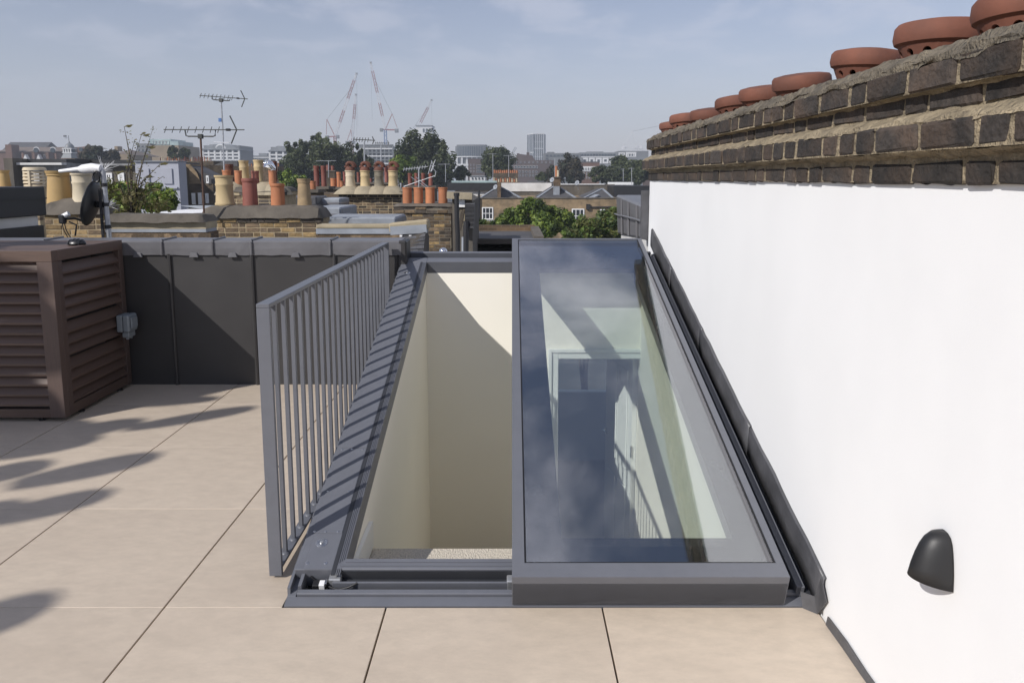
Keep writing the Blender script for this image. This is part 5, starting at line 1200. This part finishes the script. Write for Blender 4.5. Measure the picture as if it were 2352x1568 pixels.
for px in (240, 360): A = a1(px, 418, 255); MB().prism([(A.x - 1, A.z - 1.2), (A.x + 1, A.z - 1.2), (A.x, A.z + 1)], 'y', 254.5, 256).build('white_gable', 'far_white', mb_)
cu = bldg('cupola_tower', 'white cupola with a lead dome and weathervane on the left skyline', a1, 605, 200, 'tower')
A = a1(560, 425, 200); B = a1(655, 425, 200); C_ = a1(578, 378, 200); D2 = a1(645, 378, 200); w_ = (B.x - A.x)
boxf(cu, 'tower', 'far_red', a1, 555, 660, 425, 200, w_)
MB().hexa([A, B, (B.x, 200 + w_, B.z), (A.x, 200 + w_, A.z), C_ + Vector((0, .3, 0)), D2 + Vector((0, .3, 0)), (D2.x, 199.7 + w_, D2.z), (C_.x, 199.7 + w_, C_.z)]).build('lead_skirt', 'far_lead', cu)
E0 = a1(568, 375, 200); E1 = a1(652, 332, 200)
for k in range(4): x_ = E0.x + (E1.x - E0.x) * (k + .15) / 4; MB().box(x_, x_ + .3, 200.3, 200.6, E0.z, E1.z - .2).build('column', 'far_white', cu)
MB().box(E0.x, E1.x, 200.2, 200 + w_ - .2, E1.z - .25, E1.z).build('cornice', 'far_white', cu); MB().box(E0.x, E1.x, 200.2, 200 + w_ - .2, E0.z - .1, E0.z + .15).build('plinth', 'far_white', cu); MB().box(E0.x + .3, E1.x - .3, 200.8, 200 + w_ - .5, E0.z, E1.z).build('lantern_core', 'far_glass', cu)
cz_ = a1(610, 332, 200); MB().lathe([(1.22, 0), (1.2, .3), (1.0, .8), (.65, 1.2), (.3, 1.45), (.15, 1.8)], (cz_.x, 200 + w_ / 2, cz_.z), 20).build('dome', 'far_lead', cu)
MB().tube([(cz_.x, 200 + w_ / 2, cz_.z + 1.5), (cz_.x, 200 + w_ / 2, a1(605, 215, 200).z)], .07, 6).build('weathervane_rod', 'wire', cu)
c_ = a1(603, 222, 204); MB().box(c_.x - .4, c_.x + .4, 203.6, 203.8, c_.z - .25, c_.z + .2).build('weathervane', 'wire', cu); c_ = a1(606, 240, 204); MB().bar(c_ - Vector((.35, 0, 0)), c_ + Vector((.35, 0, 0)), .1).build('vane_arm', 'wire', cu)
rt = bldg('brick_tower', 'square red brick tower with pyramid cap right of the cupola', a1, 745, 230, 'tower')
boxf(rt, 'wall', 'far_red', a1, 712, 778, 325, 230, 9); A = a1(702, 325, 230); B = a1(800, 325, 230); MB().add([A, B, (B.x, 242, A.z), (A.x, 242, A.z), ((A.x + B.x) / 2, 236, a1(0, 300, 230).z)], [(0, 1, 4), (1, 2, 4), (2, 3, 4), (3, 0, 4)]).build('roof', 'far_tile', rt)
MB().lathe([(.6, 0), (.6, .3)], (0, 0, 0), 14).build('round_window', 'far_glass', rt).matrix_world = Matrix.Translation(a1(745, 345, 229.6) - wloc(rt)) @ Matrix.Rotation(math.pi / 2, 4, 'X')
py_ = bldg('pyramid_roofed_house', 'distant house with brown pyramid roof and a stub chimney', a1, 1080, 240, 'house')
A = a1(980, 395, 240); B = a1(1185, 395, 240); boxf(py_, 'wall', 'far_buff', a1, 990, 1175, 390, 240, 16); MB().add([A, B, (B.x, 262, A.z), (A.x, 262, A.z), ((A.x + B.x) / 2 - 1, 250, a1(0, 335, 240).z)], [(0, 1, 4), (1, 2, 4), (2, 3, 4), (3, 0, 4)]).build('roof', 'far_tile', py_)
boxf(py_, 'chimney', 'far_buff', a1, 1050, 1082, 315, 248, 3, yb=360)
gt = bldg('glass_topped_building', 'brown block with a pale teal glass penthouse on the left skyline', a1, 1480, 300)
boxf(gt, 'brick_wall', 'far_buff', a1, 1380, 1640, 308, 300, 20); boxf(gt, 'glass_penthouse', 'far_teal', a1, 1370, 1570, 250, 304, 14, yb=307); boxf(gt, 'glass_step', 'far_teal', a1, 1560, 1640, 270, 303, 14, yb=307)
boxf(gt, 'balcony_wing', 'far_grey', a1, 1255, 1380, 290, 301, 18)
wgrid(gt, a1, 1262, 1375, 300, 440, 301, 3, 4, .8, .6, fm='far_white', pm='far_glass', proud=.3); wgrid(gt, a1, 1400, 1560, 258, 303, 304, 5, 1, .75, .75, fm='far_white', pm='far_teal', proud=.3)
def white_frame(label, f, x0, x1, y0, y1, Y, nx, ny, arch=None):
    b = bldg('office_building', label, f, (x0 + x1) / 2, Y)
    boxf(b, 'core', 'far_grey', f, x0 + 6, x1 - 6, y0 + 8, Y, 22); A = f(x0, y0, Y); B = f(x1, y1, Y)
    MB().prism([(A.x - 1, A.z - 3), (B.x + 1, A.z - 3), (B.x - 5, A.z), (A.x + 5, A.z)], 'y', Y - 2, Y + 22).build('roof', 'far_lead', b)
    H_ = A.z - B.z
    for k in range(nx + 1): x_ = A.x + (B.x - A.x) * k / nx; MB().box(x_ - .5, x_ + .5, Y - 1.4, Y - .5, B.z, A.z - 3).build('white_column', 'far_white', b)
    for k in range(ny): z_ = B.z + (H_ - 3) * k / ny; MB().box(A.x, B.x, Y - 1.3, Y - .4, z_ - .45, z_ + .45).build('white_floor_band', 'far_white', b)
    for k in range(nx):
        for j in range(ny):
            xa_ = A.x + (B.x - A.x) * k / nx; z_ = B.z + (H_ - 3) * j / ny; window(b, xa_ + .7, xa_ + (B.x - A.x) / nx - .7, z_ + .6, z_ + (H_ - 3) / ny - .6, Y - .004, nx=2, ny=1, fm='far_grey', pm='far_glass', proud=.2)
    if arch:
        c_ = f(arch, y0 + 40, Y); r_ = (B.x - A.x) * .13; MB().tube([c_ + Vector((r_ * math.cos(a_), -1.6, r_ * .8 * math.sin(a_))) for a_ in [math.pi * k / 12 for k in range(13)]], .6, 8).build('arched_gable', 'far_white', b)
    return b
white_frame('white-framed office building with arched centre behind the tall mast', a1, 1865, 2205, 300, 440, 420, 6, 3, 2040)
white_frame('white-framed office wing at the left edge of the plane trees', a2, 655, 830, 85, 220, 430, 3, 3)
b = bldg('office_building', 'low pale office roofs between the white-framed buildings', a2, 520, 460); boxf(b, 'block', 'far_grey', a2, 400, 660, 165, 460, 20); boxf(b, 'roof_plant', 'far_lead', a2, 560, 630, 145, 463, 10, yb=166); boxf(b, 'white_band', 'far_white', a2, 430, 650, 178, 460, 1, yb=186, dy=-.5); wgrid(b, a2, 430, 650, 190, 215, 460, 8, 1, .7, .7, fm='far_white', pm='far_glass', proud=.3)
b = bldg('building_site', 'grey building frame under construction below the blue crane', a5, 1650, 380); boxf(b, 'core', 'far_grey', a5, 1520, 1760, 720, 384, 14)
for k in range(6): z_ = a5(0, 715 + k * 27, 380).z; A = a5(1510, 0, 380); B = a5(1755, 0, 380); MB().box(A.x, B.x, 378, 382, z_ - .3, z_ + .3).build('floor_slab', 'far_white' if k % 2 else 'far_grey', b)
for k in range(9): x_ = a5(1510 + k * 31, 0, 380).x; MB().box(x_ - .3, x_ + .3, 378.2, 379, G, a5(0, 715, 380).z).build('column', 'crane_grey', b)
# round glass building
gb_ = bldg('round_glass_building', 'round-fronted glass and white office block right of the plane trees', a3, 390, 480)
A = a3(225, 262, 480); B = a3(550, 262, 480); cx_ = (A.x + B.x) / 2; rw_ = (B.x - A.x) / 2
z0, z1, z2, z3, z4 = [a3(0, y, 480).z for y in (480, 440, 365, 352, 256)]
MB().lathe([(rw_, z3), (rw_, z4)], (cx_, 480 + rw_ * .5, 0), 40, sy=.5).build('glass_drum', 'far_glass', gb_); MB().lathe([(rw_ * .95, z4), (rw_ * .93, z4 + 1)], (cx_, 480 + rw_ * .5, 0), 40, sy=.5).build('roof_edge', 'far_grey', gb_)
for k in range(29):
    a_ = math.pi + math.pi * k / 28; x_ = cx_ + rw_ * 1.005 * math.cos(a_); y_ = 480 + rw_ * .5 + rw_ * .5025 * math.sin(a_); MB().box(x_ - .16, x_ + .16, y_ - .2, y_ + .1, z3, z4).build('mullion', 'far_lead', gb_)
MB().lathe([(rw_ * .97, z2), (rw_ * .97, z3)], (cx_, 480 + rw_ * .5, 0), 40, sy=.5).build('white_ring', 'far_white', gb_); MB().box(cx_ - rw_ * .9, cx_ + rw_ * .9, 483, 500, G, z2).build('lower_floors', 'far_grey', gb_)
for z_ in (z1, z0): MB().box(cx_ - rw_ * .92, cx_ + rw_ * .92, 481.5, 483, z_ - .7, z_ + .7).build('white_band', 'far_white', gb_)
for k in range(7): x_ = cx_ - rw_ * .9 + rw_ * 1.8 * k / 6; MB().box(x_ - .5, x_ + .5, 481.8, 482.9, z0 - 8, z2).build('white_column', 'far_white', gb_)
# the tower
tw = bldg('tower_block', 'tall white-gridded tower block standing alone on the skyline', a3, 1010, 700, 'tower')
Yt = 700; A = a3(998, 135, Yt); B = a3(1092, 135, Yt); Lx = a3(934, 135, Yt).x; zt_ = A.z; zm_ = a3(0, 285, Yt).z
MB().add([(A.x, Yt, G), (B.x, Yt, G), (B.x + 3, Yt + 16, G), (Lx, Yt + 12, G), (A.x, Yt, zt_), (B.x, Yt, zt_), (B.x + 3, Yt + 16, zt_), (Lx, Yt + 12, zt_)], [(0, 1, 5, 4), (1, 2, 6, 5), (2, 3, 7, 6), (3, 0, 4, 7), (4, 5, 6, 7)]).build('core', 'far_glass', tw)
for k in range(6): x_ = A.x + (B.x - A.x) * k / 5; MB().box(x_ - .22, x_ + .22, Yt - .5, Yt - .01, G, zt_).build('white_fin', 'far_white', tw)
for k in range(6):
    t_ = k / 5; x_ = A.x + (Lx - A.x) * t_; y_ = Yt + 12 * t_; MB().box(x_ - .16, x_ + .14, y_ - .5, y_ - .02, G, zt_).build('white_fin', 'far_white', tw)
for k in range(14):
    z_ = zt_ - k * (zt_ - a3(0, 400, Yt).z) / 13 ; MB().box(A.x, B.x, Yt - .5, Yt - .015, z_ - (.5 if k in (0, 7) else .12), z_ + .12).build('floor_band', 'far_white' if k in (0, 4, 7, 11) else 'far_grey', tw)
for k in (0, 5, 10): z_ = zt_ - k * 3.5; MB().hexa([(Lx, Yt + 11.6, z_ - .4), (A.x, Yt - .4, z_ - .4), (A.x, Yt - .05, z_ - .4), (Lx, Yt + 11.9, z_ - .4), (Lx, Yt + 11.6, z_ + .3), (A.x, Yt - .4, z_ + .3), (A.x, Yt - .05, z_ + .3), (Lx, Yt + 11.9, z_ + .3)]).build('floor_band', 'far_white', tw)
# brown blocks, long modern building, white-fronted houses
bk = bldg('apartment_block', 'stepped brown brick apartment block in front of the tower', a3, 930, 330)
boxf(bk, 'wall', 'far_brick', a3, 795, 1195, 395, 330, 18); 
A = a3(795, 396, 331); B = a3(1010, 396, 331); MB().prism([(A.x, A.z), (B.x, A.z), (a3(985, 0, 331).x, a3(0, 350, 331).z), (a3(850, 0, 331).x, a3(0, 332, 331).z)], 'y', 331, 345).build('gabled_top', 'far_brick', bk)
boxf(bk, 'chimney', 'far_brick', a3, 928, 955, 318, 335, 4, yb=380); boxf(bk, 'chimney', 'far_brick', a3, 832, 858, 328, 335, 4, yb=380)
wgrid(bk, a3, 805, 1040, 440, 480, 330, 8, 1, .75, .6, fm='far_white', pm='far_glass', proud=.3); wgrid(bk, a3, 805, 1180, 400, 430, 330, 9, 1, .3, .55, fm='far_white', pm='far_glass', proud=.3); wgrid(bk, a3, 810, 1040, 490, 560, 330, 7, 2, .5, .6, fm='far_white', pm='far_glass', proud=.3)
bk = bldg('apartment_block', 'brown brick block with white balconies below the round glass building', a3, 430, 300)
boxf(bk, 'wall', 'far_brick', a3, 355, 540, 380, 300, 18); wgrid(bk, a3, 430, 500, 435, 520, 300, 1, 3, .9, .6, fm='far_white', pm='far_glass', proud=.4); wgrid(bk, a3, 365, 425, 425, 520, 300, 2, 3, .4, .5, fm='far_white', pm='far_glass', proud=.3)
b = bldg('white_house', 'low white flat-roofed building in front of the brown balconies block', a3, 440, 200, 'house'); boxf(b, 'wall', 'far_white', a3, 370, 520, 550, 200, 10); boxf(b, 'roof', 'far_lead', a3, 365, 525, 543, 200, 10, yb=552, dy=-.3); wgrid(b, a3, 380, 510, 558, 590, 200, 4, 1, .4, .6, fm='far_grey', pm='far_glass', proud=.2)
lg = bldg('long_office_building', 'long grey modern building with set-back top floor right of the tower', a3, 1600, 430)
boxf(lg, 'main_floors', 'far_grey', a3, 1460, 2120, 362, 430, 30); boxf(lg, 'setback_floor', 'far_grey', a3, 1100, 1450, 325, 436, 20, yb=420); boxf(lg, 'setback_floor', 'far_lead', a3, 1450, 2120, 318, 440, 20, yb=364); boxf(lg, 'roof_plant', 'far_grey', a3, 1130, 1200, 314, 440, 10, yb=327); boxf(lg, 'roof_plant', 'far_grey', a3, 1520, 1680, 311, 445, 10, yb=320)
boxf(lg, 'end_block', 'far_grey', a3, 1830, 2120, 304, 432, 20, yb=380)
boxf(lg, 'white_band', 'far_white', a3, 1460, 1800, 360, 430, 1, yb=368, dy=-.6); wgrid(lg, a3, 1465, 1800, 368, 430, 430, 5, 1, .88, .9, fm='far_white', pm='far_glass', proud=.5, fw=1.0); wgrid(lg, a3, 1460, 1800, 328, 356, 440, 12, 1, .8, .7, fm='far_grey', pm='far_glass', proud=.2)
wing(lg, a3, 1900, 2000, 316, 372, 432, nx=4, ny=1, fm='far_white', pm='far_glass', proud=.5, fw=1.0); wing(lg, a3, 1828, 1890, 320, 355, 432, nx=2, ny=1, fm='far_white', pm='far_glass', proud=.4, fw=.7); wgrid(lg, a3, 1110, 1440, 335, 395, 436, 9, 2, .6, .6, fm='far_grey', pm='far_glass', proud=.3)
boxf(lg, 'lower_wing', 'far_grey', a3, 1170, 1480, 372, 425, 20); wgrid(lg, a3, 1290, 1475, 380, 480, 425, 6, 3, .5, .6, fm='far_white', pm='far_glass', proud=.3)
wf = bldg('brick_house', 'brick house with white-painted upper windows and portico between the trees', a3, 1550, 240, 'house')
boxf(wf, 'wall', 'far_red', a3, 1468, 1642, 420, 240, 14); boxf(wf, 'white_storey', 'far_white', a3, 1468, 1642, 455, 240, 1, yb=505, dy=-.3); wgrid(wf, a3, 1472, 1640, 462, 500, 239.7, 7, 1, .45, .7, fm='far_white', pm='far_glass', proud=.2)
wgrid(wf, a3, 1475, 1635, 510, 580, 240, 6, 2, .4, .65, fm='far_white', pm='far_glass', proud=.25); boxf(wf, 'roof', 'slate_far', a3, 1465, 1645, 408, 241, 12, yb=421)
b = bldg('office_building', 'dark top of a distant block behind the right-hand plane tree', a5, 2000, 650); boxf(b, 'wall', 'far_white', a5, 1940, 2058, 575, 650, 20); boxf(b, 'roof_edge', 'far_grey', a5, 1938, 2060, 568, 650, 20, yb=577, dy=-.5); wgrid(b, a5, 1985, 2055, 588, 625, 650, 3, 1, .7, .8, fm='far_white', pm='far_glass', proud=.4)
# what stands to the right behind the white wall
for k, (x_, Y, w_, h_, m_, lb) in enumerate(((48, 180, 26, 12.5, 'far_brick', 'brown brick block hidden behind the white wall, nearest the tree'), (95, 230, 40, 14, 'far_grey', 'grey block hidden behind the white wall'), (150, 260, 50, 13, 'far_buff', 'buff block hidden far right behind the white wall'), (70, 420, 90, 19, 'far_grey', 'long grey block hidden far behind the white wall'))):
    b = thing('apartment_block', (x_, Y, G), lb, 'building'); MB().box(x_ - w_ / 2, x_ + w_ / 2, Y, Y + 14, G, G + h_).build('wall', m_, b); MB().box(x_ - w_ * .3, x_ + w_ * .3, Y + 3, Y + 11, G + h_, G + h_ + 2).build('roof_plant', 'far_lead', b)
    for q_ in range(int(w_ / 4)):
        for r_ in range(3): window(b, x_ - w_ / 2 + 1.2 + q_ * 4, x_ - w_ / 2 + 3 + q_ * 4, G + h_ - 2.8 - r_ * 3.2, G + h_ - 1.2 - r_ * 3.2, Y - .004, nx=2, ny=1, fm='far_white', pm='far_glass', proud=.2)
for k, (x_, Y, r_) in enumerate(((36, 120, 4), (50, 125, 5), (66, 130, 4.5), (30, 90, 3.5))):
    tree('tree', ['dark green tree', 'broad green tree', 'tall green tree', 'small green tree'][k] + ' hidden behind the white wall', (x_, Y, G), [((x_, Y, G + 9), r_, r_, 4.2), ((x_ + r_ * .7, Y + 1, G + 7.5), r_ * .8, r_ * .8, 3.4)], 4000, .3, PV, 60 + k)

# ---- cranes
def lattice(mb, p, q, w, seg, r, up=(0, 1, 0)):
    p, q = Vector(p), Vector(q); d = (q - p).normalized(); a = d.cross(Vector(up)).normalized() * w / 2; b = d.cross(a).normalized() * w / 2
    cs = [a + b, a - b, -a - b, -a + b]
    for c in cs: mb.bar(p + c, q + c, r)
    for k in range(seg):
        s0, s1 = p.lerp(q, k / seg), p.lerp(q, (k + 1) / seg)
        for i in range(4):
            c, e = cs[i], cs[(i + 1) % 4]
            mb.bar(s0 + (c if k % 2 else e), s1 + (e if k % 2 else c), r * .6)
def crane(label, Y, foot, pivot, tip, aframe, mast_m, bands, hookx=None, ctr=None, g='cranes on the skyline'):
    t = thing('tower_crane', (pivot.x, Y, G), label, 'crane', g); w = max(1.4, Y * .0032)
    m = MB(); lattice(m, (pivot.x, Y, G), pivot, w, 16, w * .16); m.build('mast', mast_m, t)
    n = len(bands) - 1
    for k in range(n):
        a0_, b0_ = bands[k][0], bands[k + 1][0]; m = MB(); wj = w * (1.0 if k else .8) * (.55 if k == n - 1 else .85); lattice(m, pivot.lerp(tip, a0_), pivot.lerp(tip, b0_), wj, max(2, int((b0_ - a0_) * 22)), w * .12); m.build('jib_section', bands[k][1], t)
    m = MB(); af = Vector(aframe); m.bar(pivot, af, w * .25); m.bar(pivot + (af - pivot) * .1 + Vector((ctr or 0, 0, 0)), af, w * .18); m.build('a_frame', 'crane_red' if mast_m != 'crane_white' else 'crane_white', t)
    c_ = pivot + Vector((ctr or 0, 0, -.2 * w)); m = MB(); m.bar(pivot + Vector((-(ctr or 0) * .3, 0, 0)), c_, w * .5); m.build('deck', 'crane_red' if mast_m != 'crane_white' else 'crane_white', t)
    MB().boxc(c_ + Vector((0, 0, -.3 * w)), w * 1.5, w * 1.4, w * 1.6).build('counterweight', 'crane_grey' if mast_m != 'crane_white' else 'crane_white', t, bevel=.2)
    MB().boxc(pivot + Vector((-(ctr or 0) * .35, 0, -.2 * w)), w * 1.3, w * 1.2, w * 1.4).build('cab', 'crane_grey' if mast_m != 'crane_white' else 'crane_white', t, bevel=.2)
    MB().bar(af, pivot.lerp(tip, .78), w * .09).build('pendant', 'wire', t)
    MB().boxc(tip, w * .9, w * .5, w * .8).build('jib_head', 'crane_grey', t, bevel=.1); MB().bar(tip, tip - Vector((0, 0, (tip.z - pivot.z) * .85)), w * .05).build('hoist_rope', 'wire', t)
RW = [(0, 'crane_white'), (.24, 'crane_red'), (.42, 'crane_white'), (.56, 'crane_red'), (.84, 'crane_white'), (1, None)]
crane('luffing crane with a bright blue mast between the plane trees', 520, None, a5(1715, 600, 520), a5(1608, 110, 520), a5(1765, 485, 520), 'crane_blue', [(0, 'crane_white'), (.2, 'crane_red'), (.40, 'crane_white'), (.55, 'crane_red'), (.88, 'crane_white'), (1, None)], ctr=8)
crane('luffing crane leaning right behind the left plane tree', 560, None, a5(1345, 650, 560), a5(1503, 190, 560), a5(1285, 525, 560), 'crane_red', [(0, 'crane_white'), (.22, 'crane_red'), (.42, 'crane_white'), (.6, 'crane_red'), (.9, 'crane_white'), (1, None)], ctr=-6)
crane('slim crane with a steep red and white jib behind the left plane tree', 640, None, a5(1470, 690, 640), a5(1498, 345, 640), a5(1462, 600, 640), 'crane_red', [(0, 'crane_white'), (.48, 'crane_red'), (.8, 'crane_white'), (1, None)], ctr=-4)
crane('small luffing crane above the right-hand plane tree', 760, None, a5(1940, 620, 760), a5(2055, 385, 760), a5(1920, 590, 760), 'crane_white', [(0, 'crane_white'), (.3, 'crane_red'), (.78, 'crane_white'), (1, None)], ctr=-4)
t_ = crane('white crane beside the far end of the brick chimney wall', 620, None, a3(2005, 268, 620), a3(2380, -20, 620), a3(1968, 112, 620), 'crane_white', [(0, 'crane_white'), (.5, 'crane_white'), (1, None)], ctr=-11)
t = thing('tower_crane', a3(760, 350, 800), 'tiny dark crane jib peeping over the round-headed tree', 'crane', 'cranes on the skyline'); m = MB(); lattice(m, a3(775, 350, 800), a3(822, 270, 800), 2, 8, .35); m.build('jib', 'crane_grey', t); MB().box(a3(770, 0, 800).x, a3(778, 0, 800).x, 800, 802, G, a3(0, 350, 800).z).build('mast', 'crane_grey', t)

# ---- haze: one closed box of even air round camera and city
hzm = bpy.data.materials.new('haze_air'); hzm.use_nodes = True
hn = hzm.node_tree.nodes; hn.clear(); ho = hn.new('ShaderNodeOutputMaterial'); pv = hn.new('ShaderNodeVolumePrincipled')
pv.inputs['Color'].default_value = (.80, .88, 1.0, 1); pv.inputs['Density'].default_value = .00068; pv.inputs['Anisotropy'].default_value = .0
hzm.node_tree.links.new(pv.outputs[0], ho.inputs['Volume']); MATS['haze_air'] = hzm
tag(MB().box(-950, 950, -12, 1320, G - 1, 100).build('haze', 'haze_air'), kind='stuff')
